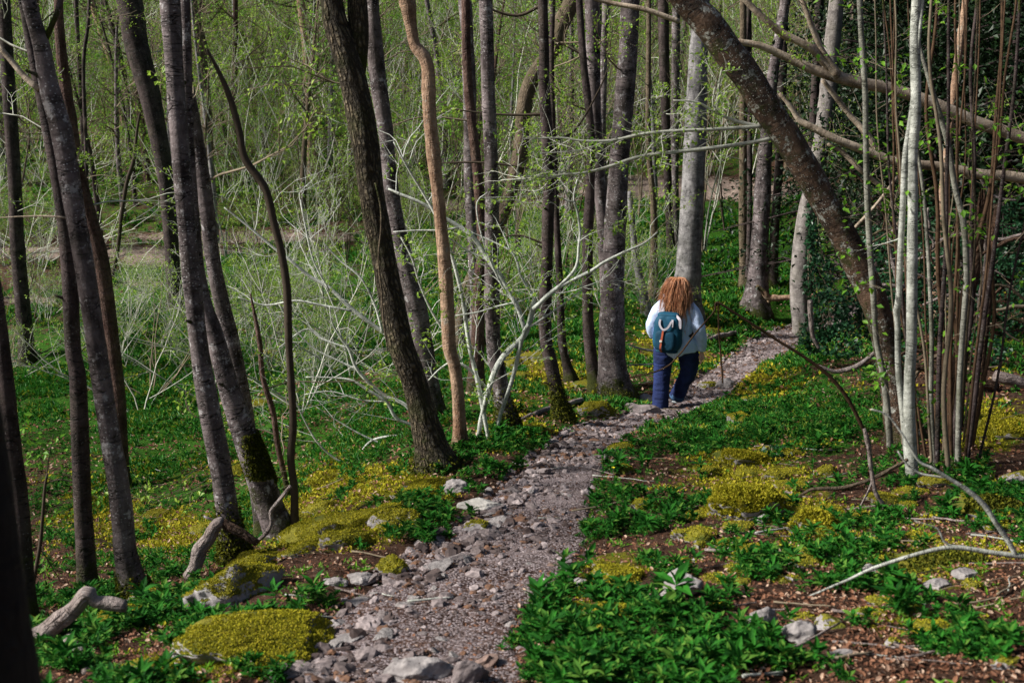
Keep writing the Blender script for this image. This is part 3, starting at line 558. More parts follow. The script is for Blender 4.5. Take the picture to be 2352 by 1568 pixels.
GL = [(1095,1150,'flat pale slab'),(1706,1150,'large mossy boulder'),(2150,1265,'arching whitish branch'),(2180,1060,'hazel clump'),(1570,930,'walker'),(500,1220,'elbow shaped log'),(600,1480,'long moss slab'),(1560,1350,'grey angular boulder'),(1900,900,'bent brown wand'),(1003,1060,'rough barked oak'),(1790,1440,'lumpy pale stones'),(1410,900,'broad brown beech'),(1420,1320,'flat moss slab'),(965,1530,'broad rock at the bottom'),(560,1320,'upright tilted ledge'),(2150,1500,'bottom right corner'),(1300,1450,'bottom herb patch'),(1293,960,'slender dark beech'),(1200,1300,'path middle'),(1780,790,'far path bend'),(2000,1180,'snapped tip branch'),(180,1420,'knobbly log'),(900,1310,'moss topped brown rock'),(640,1230,'leaning moss patched beech'),(1560,1530,'bottom edge'),(2300,1000,'right edge moss hump'),(300,1360,'leftmost grey beech'),(1095,1215,'mossy capped grey rock')]
def near(u, v): return min(GL, key=lambda q: (q[0] - u) ** 2 + (q[1] - v) ** 2)[2]
TR = {}
for a in TRUNKS: make_tree(*a)
# ------------------------------------------------------------------ the big leaning tree and its twigs
def branches_thing(t, base, lists, mk, P0, part='branch', k=8, step=.04, tw=0, leaf='leaf', lsize=.036, rng=R, tilt=0, twL=(.25, .7), lv=1, each=True, lper=2, kids=(4, 3), keepl=1.0):
    """each traced branch becomes a part; generated twigs and leaves form two further parts"""
    ou, le, sh = [], [], []
    for pts in lists:
        Q, rd = plane_pts(pts, P0, tilt); j = np.cumsum(rng.normal(0, .02, len(Q))); Q[:, 1] += j - j[0]
        Q, rd = dense(Q, rd, step); tb = Tubes(); tb.add(Q, np.maximum(rd, .0018), k, cap=True, rough=.06); obj(part, tb.mesh(part, M[mk], base), t)
        L = np.linalg.norm(np.diff(Q, axis=0), axis=1).sum()
        for _ in range(int(tw * L)):
            n0 = len(ou); i = rng.randint(int(len(Q) * .15), len(Q) - 1); d = Q[i + 1] - Q[i]; d /= np.linalg.norm(d) + 1e-9; s = rng.normal(0, 1, 3) * [1, 1, .5]; s -= d * s.dot(d); s /= np.linalg.norm(s)
            grow(ou, le, Q[i], d * .8 + s, rng.uniform(*twL), min(.005, rd[i] * .6), lv, rng, kids=kids); sh.append(ou[n0:])
    le = [p for p in le if rng.rand() < keepl]
    if ou:
        for gpt in sh[:90]:
            tb = Tubes()
            for p, r in gpt: tb.add(p, r, 3)
            obj('twig', tb.mesh('twig', M[mk], base), t)
        rest = [q for gpt in sh[90:] for q in gpt]
        if rest:
            tb = Tubes()
            for p, r in rest: tb.add(p, r, 3)
            tag(obj('fine_twigs', tb.mesh('fine_twigs', M[mk], base), t), kind='stuff')
        foliage_obj('foliage', le, lsize, lper, rng, M[leaf], t, base)
LEAN = [(1520,-90,66),(1577,0,66),(1625,51,68),(1666,112,68),(1717,179,66),(1765,255,66),(1806,316,66),(1847,382,64),(1890,459,60),(1934,535,64),(1972,612,66),(2002,678,62),(2028,765,58),(2046,860,56),(2066,950,58),(2080,1010,70)]
make_tree('leaning_tree', 'tree', 'thick mossy lichened trunk leaning steeply across the upper right', 'lean', 0, LEAN, 9, None, dict(twigs=0))
X, rd, LB, lt = TR['thick mossy lichened trunk leaning steeply across the upper right']; lbase = np.array(lt.location)
branches_thing(lt, lbase, [[(1750,292,9),(1690,278,8),(1650,262,6),(1600,235,5),(1545,230,3)],[(1750,290,10),(1650,296,8),(1500,303,7),(1400,322,6),(1330,322,5),(1290,316,4),(1200,318,2)],
 [(1772,318,11),(1700,332,9),(1600,345,9),(1480,360,8),(1400,385,7),(1350,397,6),(1280,405,5),(1200,412,4),(1150,416,2)],[(1350,397,5),(1240,405,5),(1195,402,4),(1188,385,4),(1200,372,2)],
 [(1648,250,7),(1650,200,6),(1655,165,4),(1660,140,3)],[(1655,262,5),(1636,240,4),(1640,200,3)],[(1400,322,4),(1330,345,3),(1240,352,2)],[(1480,360,5),(1500,330,4),(1560,280,3),(1620,200,2)]], 'twig', LB, tw=7, rng=np.random.RandomState(3))
# fallen tree coming in from the right edge, its two limbs crossing behind the hazel stems
ft0 = ray(2500, 430) * 11.6; fb = np.array([ft0[0] + 1.5, ft0[1], float(H(ft0[0] + 1.5, ft0[1]))])
ft = empty('fallen_tree', fb, 'bare pale brown limbs slanting in from the right edge behind the upright stems', 'fallen tree')
branches_thing(ft, fb, [[(2760,560,44),(2520,385,36),(2352,318,28),(2250,283,28),(2150,240,28),(2060,207,27),(1985,193,27),(1925,178,26),(1870,160,22),(1800,128,18),(1745,105,16),(1700,97,14),(1660,90,12)],
 [(2760,600,40),(2540,450,30),(2352,410,25),(2250,400,24),(2150,382,22),(2060,372,20),(1985,345,20),(1920,320,18),(1860,290,16),(1835,275,14),(1815,245,10),(1790,215,8)],
 [(1925,175,20),(1890,140,18),(1860,110,18),(1800,78,16),(1750,40,15),(1700,-10,14)],[(1925,170,16),(1890,118,12),(1870,80,13),(1850,30,12),(1835,-10,11)],
 [(1905,160,10),(1850,105,9),(1800,85,10),(1760,50,8),(1742,20,6)],[(2060,372,14),(2020,350,13),(1995,310,14),(1955,265,13),(1915,215,12),(1890,185,10)],
 [(2056,455,10),(2000,410,11),(1970,385,12),(1935,350,11),(1900,330,8)],[(2062,405,7),(2010,470,7),(1965,525,8)],[(1560,50,12),(1480,22,12),(1400,6,10),(1350,-8,9)]], 'limb', ft0, tw=2.0, rng=np.random.RandomState(5), k=14)
X, rd, B_, tt_ = TR['slender dark beech with a green mossy foot left of the path']
branches_thing(tt_, np.array(tt_.location), [[(1254,262,8),(1200,264,6),(1130,262,5),(1080,256,4),(1010,246,2)],[(1258,398,7),(1200,384,5),(1100,373,5),(1000,375,3)],[(1248,10,8),(1190,36,7),(1130,22,5),(1095,-5,3)],[(1256,330,6),(1320,300,5),(1375,210,4),(1400,150,2)],[(1252,560,5),(1180,540,4),(1110,570,3)]], 'twigd', B_, tw=2.2, rng=np.random.RandomState(31), k=6, leaf='leafg')
X, rd, B_, tt_ = TR['leftmost tall grey beech with bright streaked bark and a small fork at its top']
branches_thing(tt_, np.array(tt_.location), [[(90,206,15),(52,176,14),(20,140,13),(-12,104,12)],[(150,500,5),(100,497,4),(40,500,3),(-30,506,2)],[(165,400,6),(190,330,4),(200,270,3)]], 'limb', B_, tw=1.5, rng=np.random.RandomState(32), k=9)
X, rd, B_, tt_ = TR['big rough barked forked oak left of the path in the middle']
branches_thing(tt_, np.array(tt_.location), [[(862,420,5),(874,470,5),(877,520,5),(871,590,5),(878,660,5),(884,730,4),(893,800,3)]], 'brown', B_ - [0, .2, 0], part='creeper_stem', rng=np.random.RandomState(34), k=6)
P0 = hit(85, 1345); t = empty('sapling', (P0[0], P0[1], float(H(P0[0], P0[1]))), 'small thin dark sapling with a few green leaves beside the left edge trunk', 'sapling')
branches_thing(t, np.array(t.location), [[(108,1090,5),(104,1120,7),(100,1190,8),(96,1250,9),(84,1330,10),(80,1360,11)],[(106,1110,4),(140,1100,3),(190,1112,3),(230,1130,2)],[(106,1112,3),(110,1050,3),(120,1000,2)]], 'twigd', P0, tw=5, rng=np.random.RandomState(35), k=6, leaf='leafg', lsize=.05)
# ------------------------------------------------------------------ V shaped lichened hazel in the centre
P0 = hit(1112, 1012); t = empty('forked_hazel', (P0[0], P0[1], float(H(P0[0], P0[1]))), 'pale lichened hazel forking in a wide V in the middle of the scene', 'shrub'); hb = np.array(t.location)
branches_thing(t, hb, [[(1096,1022,10),(1104,970,11),(1112,935,12),(1123,889,13),(1141,838,14),(1162,809,14),(1200,775,13),(1213,754,13),(1225,708,12),(1228,680,7)],
 [(1225,710,11),(1280,662,10),(1356,624,9),(1389,603,7),(1440,578,6),(1480,560,4),(1511,536,3)],[(1280,662,7),(1322,616,7),(1330,565,6),(1333,532,6),(1326,485,5),(1318,456,4),(1326,414,3)],[(1318,464,4),(1300,460,4),(1280,448,2)],
 [(1225,683,8),(1217,670,7),(1196,632,6),(1188,603,6),(1173,578,5),(1129,557,4),(1078,536,3)],[(1205,758,10),(1188,704,11),(1146,632,11),(1120,595,11),(1087,548,11),(1053,523,10),(1011,498,9),(969,469,8),(919,448,7),(890,436,4)],
 [(1138,1012,8),(1146,964,9),(1167,901,9),(1183,847,10),(1200,771,10),(1213,742,10)],[(1124,1018,9),(1100,889,11),(1078,796,10),(1062,687,9),(1036,582,8),(1011,515,7),(981,459,6),(940,390,5),(905,325,3)],
 [(1116,893,8),(1087,855,8),(1057,834,7),(1036,830,5),(1010,845,4),(985,870,3)],[(1057,826,6),(1040,784,6),(1015,746,6),(990,704,5),(965,645,5),(948,586,4),(923,540,3)],
 [(1217,750,5),(1242,735,5),(1288,704,4),(1339,666,3)],[(1045,725,3),(1100,715,4),(1146,702,4),(1200,690,4)],[(1053,523,6),(1010,528,5),(960,528,4),(905,530,3)],[(1160,640,5),(1120,600,4),(1070,575,4),(1030,545,3)],[(1188,704,5),(1150,650,4),(1112,560,3),(1095,470,3),(1120,440,2)]],
 'lichen', P0, part='stem', tw=3.2, rng=np.random.RandomState(8), k=10, twL=(.3, .9), lv=2, kids=(3, 3), keepl=.7, lsize=.042)
# spreading pale shrub left of the oak
P0 = hit(968, 985); t = empty('spreading_hazel', (P0[0], P0[1], float(H(P0[0], P0[1]))), 'low spreading hazel with pale bare twigs left of the rough barked oak', 'shrub'); hb = np.array(t.location)
branches_thing(t, hb, [[(968,995,8),(945,975,8),(910,957,8),(889,922,8),(843,891,7),(808,870,6),(760,862,4),(706,860,3)],[(968,990,9),(935,932,9),(879,906,9),(823,850,8),(802,800,7),(785,775,6),(765,740,4),(760,700,3)],
 [(965,985,11),(962,870,11),(940,800,11),(879,765,10),(808,714,10),(757,668,9),(706,638,8),(663,602,7),(620,570,6),(560,520,5),(510,480,3)],[(968,995,6),(860,1010,6),(820,1050,6),(782,1060,5),(736,1024,5),(706,978,4),(670,900,3)],
 [(879,765,6),(860,700,5),(830,640,5),(780,600,4),(740,560,3)],[(808,714,6),(740,700,6),(680,690,5),(610,700,4),(550,680,3)],[(823,850,6),(780,830,5),(720,800,4),(670,750,4),(640,700,3)],[(800,800,5),(740,780,5),(700,760,4),(640,800,3)],[(968,990,5),(900,1020,5),(840,1000,4),(770,960,3),(730,930,2)],
 [(757,668,5),(720,600,4),(700,520,4),(690,460,3)],[(889,922,5),(830,920,4),(760,900,3),(700,905,2)]], 'lichen', P0, part='stem', tw=3.4, rng=np.random.RandomState(9), k=8, twL=(.35, 1.1), lv=2, kids=(3, 3), keepl=.12)
# ------------------------------------------------------------------ right hand stems
def stems_thing(name, label, cat, lists, mk, base_uv, rng, tw=1.0, part='stem', leaf='leafg', k=10, dz=0):
    P0 = hit(*base_uv); b = np.array([P0[0], P0[1], float(H(P0[0], P0[1]))]); t = empty(name, b, label, cat)
    branches_thing(t, b, lists, mk, P0, part=part, tw=tw, rng=rng, k=k, leaf=leaf, lsize=.05, step=.06, twL=(.15, .45)); return t
rs = np.random.RandomState(21)
stems_thing('pale_pole', 'pair of smooth whitish grey poles standing together at the right', 'tree',
 [[(2110,-260,18),(2106,-40,21),(2104,102,24),(2103,255,23),(2097,357,23),(2094,459,23),(2092,612,24),(2090,780,24),(2088,870,25),(2088,983,27),(2093,1100,29)],
  [(2125,-60,8),(2112,60,9),(2100,220,10),(2090,300,11),(2081,357,13),(2075,459,14),(2071,600,14),(2068,690,14),(2066,722,17),(2069,745,13),(2072,860,14),(2084,960,15),(2094,1080,14)]], 'pale', (2093,1100), rs, .8, k=18)
stems_thing('ash_pole', 'single thin grey pole in front of the leaning trunk', 'tree', [[(1960,-260,10),(1972,-20,12),(1978,102,13),(1984,204,13),(1986,306,13),(1991,433,14),(1998,561,14),(2003,680,14),(2011,780,13),(2028,870,16),(2040,985,15),(2044,1030,15)]], 'ashb', (2044,1030), rs, .8, k=14)
hz = []
hz.append([(2090,20,6),(2118,128,9),(2148,230,12),(2178,332,13),(2194,433,13),(2213,510,14),(2220,612,14),(2216,700,13),(2205,860,13),(2200,1050,14)])
hz.append([(2105,330,7),(2122,450,8),(2133,600,9),(2140,769,10),(2139,920,11),(2146,1085,11)])
tops = [1955,2030,2068,2128,2150,2172,2196,2205,2222,2238,2244,2262,2270,2290,2305,2330,2350,2380,2400,2140,2060,2100,2010,2252]
for i, tu in enumerate(tops):
    bu = 2150 + (tu - 2150) * .38 + rs.uniform(-14, 14); bv = 1070 - abs(bu - 2170) * .3 + rs.uniform(-15, 15); w = rs.choice([4, 5, 6, 7, 9, 12]); tu = tu + rs.uniform(-60, 60); L = []
    am = rs.uniform(-26, 26); ph = rs.uniform(0, 6)
    for s in np.linspace(0, 1, 15):
        L.append((tu + (bu - tu) * s ** 1.3 + am * (math.sin(s * 6 + ph) + .35 * math.sin(s * 17 + ph * 2)) * (s * (1 - s) * 4), -60 + (bv + 60) * s, w * (.55 + .5 * s)))
    hz.append(L)
P0 = hit(2175, 1070); hb = np.array([P0[0], P0[1], float(H(P0[0], P0[1]))]); t = empty('hazel_coppice', hb, 'dense clump of thin brown upright hazel stems at the right', 'shrub')
for i, L in enumerate(hz):
    L0 = np.array(P0) + [0, rs.uniform(-.35, .9), 0]
    if i < 2: L0 = np.array(P0)
    Q, rd = plane_pts(L, L0); Q, rd = dense(Q, rd, .07); tb = Tubes(); tb.add(np.vstack([Q, Q[-1] - [0, 0, .4]]), np.append(rd, rd[-1]), 9, rough=.06)
    obj('stem', tb.mesh('stem', M['ashb' if i < 2 else ['brown_stem', 'brown_stem', 'brown', 'beechdark', 'twigb'][rs.randint(5)]], hb), t)
ou, le = [], []
for i in range(46):
    u = rs.uniform(1980, 2350); v = rs.uniform(0, 1000); Y = P0[1] + rs.uniform(-.4, .8); r = ray(u, v); p = r * (Y / r[1]); a = rs.uniform(0, 6.28); grow(ou, le, p, np.array([math.cos(a), math.sin(a) * .5, .4]), rs.uniform(.2, .6), .003, 1, rs)
tb = Tubes(); [tb.add(p, r, 3) for p, r in ou]; obj('twigs', tb.mesh('twigs', M['twigb'], hb), t); foliage_obj('foliage', le, .055, 1, rs, M['leafg'], t, hb, LEAF1)
# rotten snag
P0 = hit(2190, 985); hb = np.array([P0[0], P0[1], float(H(P0[0], P0[1]))]); t = empty('rotten_snag', hb, 'jagged reddish rotten trunk stump among the hazel stems', 'dead tree')
Q, rd = plane_pts([(2190,1010,44),(2192,950,40),(2200,860,36),(2212,780,34),(2222,690,34),(2236,612,32),(2247,540,28),(2254,490,24)], P0); Q, rd = dense(Q, rd, .06); tb = Tubes(); tb.add(Q, rd, 24, rough=.18)
for dx, hgt, w in ((-7, 40, 7), (4, 66, 8), (9, 25, 6), (-2, 50, 6)):
    q, r2 = plane_pts([(2254 + dx, 500, w * 1.6), (2256 + dx, 480 - hgt * .5, w), (2258 + dx, 480 - hgt, 1.5)], P0); tb.add(q, r2, 6, rough=.2)
obj('trunk', tb.mesh('trunk', M['rot'], hb), t)
P0 = hit(2300, 960); hb = np.array([P0[0], P0[1], float(H(P0[0], P0[1]))]); t = empty('rotten_snag', hb, 'dark leaning rotten post behind the jagged reddish stump', 'dead tree')
Q, rd = plane_pts([(2240,960,20),(2252,850,20),(2268,700,19),(2280,560,17),(2290,470,12)], P0); Q, rd = dense(Q, rd, .06); tb = Tubes(); tb.add(Q, rd, 16, cap=True, rough=.15); obj('trunk', tb.mesh('trunk', M['rot'], hb), t)
# ------------------------------------------------------------------ fallen branches and sticks
def log_thing(name, label, cat, lists, mk, lift=.8, group=None, P0=None, k=14, rough=.1, tw=0, arch=None):
    first = None; t = None
    for L in lists:
        if P0 is None: Q, rd = ground_pts(L, lift)
        else: Q, rd = plane_pts(L, P0)
        if arch: Q[:, 2] += np.array(arch[:len(Q)])
        if t is None: b = Q[0].copy(); b[2] = float(H(b[0], b[1])); t = empty(name, b, label, cat, group)
        Q, rd = dense(Q, rd, max(.02, rd.mean() * .5)); Q = Q + np.stack([fbm(Q[:, 0] * 5, Q[:, 1] * 5, Q[:, 2] * 5 + s, s=71) for s in (0, 9, 18)], 1) * rd.mean() * .5
        tb = Tubes(); tb.add(Q, rd, k, cap=True, rough=rough); obj('limb', tb.mesh('limb', M[mk], b), t)
    return t
PA = hit(436, 1338)
log_thing('dead_branch', 'thick pale dead log bent like an elbow beside the leaning beech at left', 'dead branch', [[(432,1325,24),(448,1302,30),(452,1280,33),(456,1262,34),(478,1238,29),(500,1205,29),(515,1196,24)]], 'log', P0=PA, rough=.2)
log_thing('dead_branch', 'dark brown limb leaning from the elbow log to the leaning beech', 'dead branch', [[(514,1198,22),(535,1212,22),(557,1224,21),(592,1245,17)]], 'rot', P0=PA, rough=.15)
log_thing('dead_branch', 'thin grey curved stick rising from the dark limb against the leaning beech', 'dead branch', [[(592,1242,9),(614,1221,10),(624,1200,9),(622,1176,9),(640,1150,9),(667,1115,8)]], 'log', P0=PA + [0, .1, 0])
PB = hit(60, 1500)
log_thing('dead_branch', 'pale knobbly log lying at the lower left edge', 'dead branch', [[(60,1478,40),(100,1452,46),(140,1418,44),(170,1390,36),(200,1365,40),(215,1378,28),(250,1384,32),(288,1392,28)]], 'log', P0=PB, rough=.22)
log_thing('dead_branch', 'short brown stick below the pale knobbly log', 'dead branch', [[(165,1436,7),(210,1437,7),(260,1434,6)]], 'brown')
log_thing('bark_slab', 'pinkish curled slab of bark at the lower left edge', 'bark', [[(148,1425,22),(155,1460,34),(170,1500,44),(188,1530,40),(200,1545,20)]], 'log', lift=.2)
log_thing('fallen_log', 'thin grey log on the moss left of the path top', 'fallen log', [[(1195,968,9),(1240,950,12),(1290,938,13),(1336,922,12)]], 'log')
PW = hit(2330, 1390)
log_thing('fallen_branch', 'long bare whitish branch arching in from the right edge over the leaf litter', 'dead branch', [[(2480,1288,14),(2352,1276,13),(2280,1268,12),(2200,1257,12),(2150,1262,10),(2080,1280,9),(2000,1306,8),(1950,1330,6),(1900,1352,5),(1860,1368,3)],
  [(2335,1275,11),(2318,1245,12),(2290,1205,12),(2260,1160,12),(2220,1125,11),(2180,1100,9),(2140,1075,8),(2110,1058,6),(2075,1000,5),(2040,955,4),(2000,940,3)],
  [(2180,1098,5),(2150,1094,5),(2110,1086,5),(2080,1062,4),(2062,1035,3)],[(2200,1257,5),(2170,1245,5),(2155,1215,4),(2130,1205,3),(2100,1195,2)]], 'pale', P0=PW, rough=.05, k=10)
PW = hit(2010, 1170)
log_thing('fallen_branch', 'greyish branch with a snapped pale tip standing in front of the hazel clump', 'dead branch', [[(1984,985,7),(1990,1005,12),(1996,1030,11),(2002,1080,10),(2012,1130,10),(2030,1160,9),(2038,1185,8)],[(2004,1100,5),(1996,1125,5),(1980,1155,4),(1970,1175,4)],[(2030,1190,5),(2028,1205,6),(2036,1225,4)]], 'log', P0=PW, k=8)
log_thing('fallen_branch', 'grey brown stick curving over the moss mound toward the hazel clump', 'dead branch', [[(1790,1178,4),(1830,1145,6),(1860,1125,8),(1890,1122,10),(1940,1118,9),(2000,1100,9),(2050,1075,9),(2085,1055,9)]], 'brown', P0=hit(1960, 1150), k=8)
log_thing('fallen_branch', 'pale forked stick lying over the big moss mound', 'dead branch', [[(1790,1180,4),(1760,1183,5),(1730,1180,5),(1700,1185,4),(1665,1190,3)],[(1916,1135,3),(1880,1160,4),(1840,1172,5),(1780,1176,5),(1740,1180,4)]], 'log', k=6)
log_thing('fallen_branch', 'broken pale orange branch stub jutting left below the leaning tree', 'dead branch', [[(1738,656,9),(1752,668,13),(1768,684,15),(1800,683,13),(1850,680,11),(1880,676,8)],[(1765,694,9),(1775,682,12),(1800,684,8)]], 'orange', P0=hit(1830, 745))
log_thing('fallen_log', 'pair of cut pale logs on the bank right of the walker', 'fallen log', [[(1600,800,9),(1640,780,12),(1690,768,10)],[(1625,776,10),(1655,772,9),(1684,770,8)]], 'log')
log_thing('fallen_branch', 'thin pale stick poking out left of the walker', 'dead branch', [[(1442,790,3),(1470,800,5),(1505,806,5)]], 'pale', P0=hit(1500, 905))
log_thing('fallen_branch', 'thin straight pale stick below the stub left of the walker', 'dead branch', [[(1443,838,3),(1480,837,4),(1512,834,4)]], 'pale', P0=hit(1500, 905))
PD = hit(1990, 1000)
log_thing('hazel_wand', 'long bent brown wand peaking in front of the far path right of the walker', 'branch', [[(1992,1005,9),(1980,980,9),(1940,905,9),(1890,850,8),(1800,790,7),(1720,740,6),(1650,696,5),(1640,715,4),(1600,762,4),(1560,815,4),(1520,848,4),(1445,868,3)],[(1649,697,4),(1651,760,4),(1656,820,4),(1660,880,4)]], 'brown_stem', P0=PD, k=6)
# twisted dead brush behind the hazels on the right
rs = np.random.RandomState(33)
for lab, L in [('hooked pale dead root curling behind the pale poles', [(2075,700,8),(2062,650,10),(2050,600,11),(2042,560,10),(2048,535,10),(2062,525,9)]),
 ('crooked dead branch looping from the leaning trunk to the hazels', [(1990,668,7),(2020,655,9),(2050,655,9),(2080,660,7)]),
 ('forked dead branch behind the rotten stump', [(2105,600,6),(2135,575,9),(2160,552,10),(2200,540,11),(2260,545,9),(2300,550,9),(2352,538,8)]),
 ('hanging dead branch right of the rotten stump', [(2262,545,9),(2266,590,9),(2258,640,10),(2250,690,9),(2252,730,7)]),
 ('gnarled root arch at the right edge', [(2100,830,8),(2150,800,9),(2200,770,9),(2260,700,8),(2300,660,6)]),
 ('pale crossing stick low behind the hazels', [(2120,700,6),(2170,680,8),(2220,672,8),(2280,690,6)]),
 ('round sawn log lying at the right edge', [(2285,860,26),(2320,870,28),(2352,884,26)]),
 ('long dead log low behind the stems at right', [(2100,840,18),(2160,850,22),(2230,868,24),(2290,890,22)]),
 ('dark dead branch arching on the herbs below the leaning tree', [(1880,840,6),(1920,852,10),(1960,845,12),(1990,825,10),(2010,808,8)]),
 ('dead snag root hanging beside the ivy clad trunk', [(1860,690,12),(1862,730,12),(1866,770,10),(1880,800,7)])]:
    v0 = max(q[1] for q in L); log_thing('dead_branch', lab, 'dead branch', [L], 'log' if rs.rand() < .7 else 'rot', P0=ray(L[0][0], L[0][1]) * (15.0 if v0 < 800 else 12.6), rough=.15, k=9)
tg = np.random.RandomState(61)
for i in range(34):
    u, v = tg.uniform(1990, 2400), tg.uniform(430, 900); a = tg.uniform(-.5, .9) + (1.57 if tg.rand() < .2 else 0); L = tg.uniform(60, 230); w = tg.choice([3, 4, 5, 7, 10]); q = np.linspace(-.5, .5, 6); wb = np.cumsum(tg.normal(0, .07, 6)) * L
    pts = [(u + math.cos(a) * L * t + math.sin(a) * b_, v - math.sin(a) * L * t + math.cos(a) * b_, w * (1 - .5 * abs(t))) for t, b_ in zip(q, wb)]
    log_thing('dead_stick', 'crooked dead stick tangled in the brush behind the hazel stems', 'stick', [pts], ['log', 'brown', 'rot', 'twigb'][tg.randint(4)], P0=ray(u, v) * tg.uniform(11.5, 15.5), rough=.12, k=7, group='dead sticks tangled behind the hazel stems')
# small sticks on the ground: 90 individual ones
def stick_at(u, v, ln, ang, r, mk, label, group):
    P = hit(u, v); a = ang; m = 7; d = np.array([math.cos(a), math.sin(a), 0]); nrm = np.array([-d[1], d[0], 0]); s = np.linspace(-.5, .5, m) * ln
    Q = P + s[:, None] * d + nrm * (np.cumsum(R.normal(0, .06, m)) * ln * .3)[:, None]; Q[:, 2] = ztop(Q[:, 0], Q[:, 1]); f = np.polyfit(s, Q[:, 2], 1); Q[:, 2] = np.maximum(np.polyval(f, s) , Q[:, 2] * .5 + .5 * np.polyval(f, s)) + r * 1.2 + .012
    tb = Tubes(); tb.add(Q - P, np.linspace(r, r * .6, m), 7, cap=True, rough=.12); o = obj('stick', tb.mesh('stick', M[mk]), loc=P); tag(o, label, 'stick', group)
for i in range(150):
    q = R.rand()
    if q < .5: u, v = R.uniform(1650, 2352), R.uniform(1150, 1560)
    elif q < .72: u, v = R.uniform(1250, 2000), R.uniform(880, 1250)
    elif q < .88: u, v = R.uniform(300, 1100), R.uniform(1060, 1500)
    else: u, v = R.uniform(1000, 1700), R.uniform(760, 960)
    d = R.uniform(.12, .7) * (.45 if v > 1350 else .8); stick_at(u, v, d, R.uniform(-.9, 1.1), R.uniform(.0025, .008), ['log', 'twigb', 'pale', 'brown', 'log'][R.randint(5)], ('short ' if d < .2 else 'longer ') + 'dead stick lying on the floor near the ' + near(u, v), 'small sticks littering the floor')
# ------------------------------------------------------------------ rocks
def rock_mesh(name, sz, seed, m, sub=4, cuts=11, rough=.16, fac=.62):
    rg = np.random.RandomState(seed); V, F = ICO[sub]; V = V.copy()
    for i in range(cuts):
        nrm = rg.normal(0, 1, 3); nrm /= np.linalg.norm(nrm); c = rg.uniform(fac, .9); d = V @ nrm; V -= np.clip(d - c, 0, None)[:, None] * nrm
    o = rg.rand() * 40; V *= (1 + rough * fbm(V[:, 0] * 1.6 + o, V[:, 1] * 1.6, V[:, 2] * 1.6, o=3, s=2))[:, None]
    V *= (1 + .16 * fbm(V[:, 0] * 3 + o, V[:, 1] * 3, V[:, 2] * 3, o=3, s=6))[:, None]
    V += (np.stack([fbm(V[:, 0] * 6 + k, V[:, 1] * 6, V[:, 2] * 9 + o, o=4, s=4) for k in (0, 5, 11)], 1)) * rough * .3
    V = V * np.array(sz); return V, F
def moss_tufts(V, F, dens, rng, size=.010, nzmin=.35, mask=None):
    a, b, c = V[F[:, 0]], V[F[:, 1]], V[F[:, 2]]; n_ = np.cross(b - a, c - a); ar = np.linalg.norm(n_, axis=1) + 1e-12; nz = n_[:, 2] / ar; w = ar * (nz > nzmin)
    if w.sum() <= 0: return None
    k = int(min(30000, 1.6 * dens * w.sum() / 2)); f = rng.choice(len(F), k, p=w / w.sum()); r1, r2 = rng.rand(k, 1), rng.rand(k, 1); q = r1 + r2 > 1; r1 = np.where(q, 1 - r1, r1); r2 = np.where(q, 1 - r2, r2)
    P = a[f] + (b[f] - a[f]) * r1 + (c[f] - a[f]) * r2
    keep = fbm(P[:, 0] * 6, P[:, 1] * 6, P[:, 2] * 6, o=3, s=88) > (-.30 if mask is None else mask); P = P[keep]; k = len(P)
    return inst(LEAF1[0], LEAF1[1], P, rotm(rng.uniform(0, 6.28, k), rng.uniform(.3, 1.5, k), rng.normal(0, .6, k)), rng.uniform(.5, 1.4, k) * size)
RK = []
def rock(name, label, cat, u, v, wu, hv, m, dy=.8, rz=0, seed=0, sink=.3, moss=0, axis=None, tiltx=0, cuts=11, nz=.35, mcol='moss', group=None, tsize=.010, fac=.62):
    P = hit(u, v); d = project(P)[2]; w = wu * d / CAMF / 2; h = hv * d / CAMF / 2
    if axis is not None:
        A1, A2 = hit(*axis[0]), hit(*axis[1]); dd = A2 - A1; w = np.linalg.norm(dd) / 2; rz = math.atan2(dd[1], dd[0]); tiltx = math.atan2(dd[2], np.linalg.norm(dd[:2])); P = (A1 + A2) / 2; P[2] = (A1[2] + A2[2]) / 2
    V, F = rock_mesh(name, (w, w * dy if axis is None else dy, h), seed, m, cuts=cuts, fac=fac)
    c, s_ = math.cos(tiltx), math.sin(tiltx); V = np.column_stack([V[:, 0] * c - V[:, 2] * s_, V[:, 1], V[:, 0] * s_ + V[:, 2] * c]); c, s_ = math.cos(rz), math.sin(rz); V = np.column_stack([V[:, 0] * c - V[:, 1] * s_, V[:, 0] * s_ + V[:, 1] * c, V[:, 2]])
    V[:, 2] += h * (1 - 2 * sink)
    RK.append((P[0], P[1], w * (1.0 if axis is None else .0) + .03, w, dy if axis is not None else 0, rz)) if not group else None
    t = empty(name, P, label, cat, group); obj('stone', mesh_np('stone', V, F, M[m], True), t)
    if moss:
        rng = np.random.RandomState(seed + 1); q = moss_tufts(V, F, moss, rng, tsize, nz)
        if q is not None: obj('moss', mesh_np('moss', q[0], q[1], M[mcol], False), t)
    return t
rock('flat_rock','long flat pale limestone slab on the left edge of the path','rock',1095,1170,150,46,'rockp',dy=.5,rz=-.15,seed=3,sink=.25,cuts=14,fac=.4)
rock('rock','dark block of stone just behind the flat pale slab','rock',1050,1130,58,44,'rock',dy=.8,seed=5,sink=.3)
rock('rock','small bright stone beside the path behind the dark block','rock',1122,1132,26,20,'rock',dy=.8,seed=6,sink=.3)
rock('rock','grey rock with a cap of moss below the flat pale slab','rock',1095,1228,72,50,'rockm',dy=.8,seed=8,sink=.3,moss=9000,nz=.7)
rock('mossy_rock','rounded brown rock topped with yellow moss left of the path','rock',902,1318,74,62,'rockmm',dy=.8,seed=9,sink=.3,moss=16000)
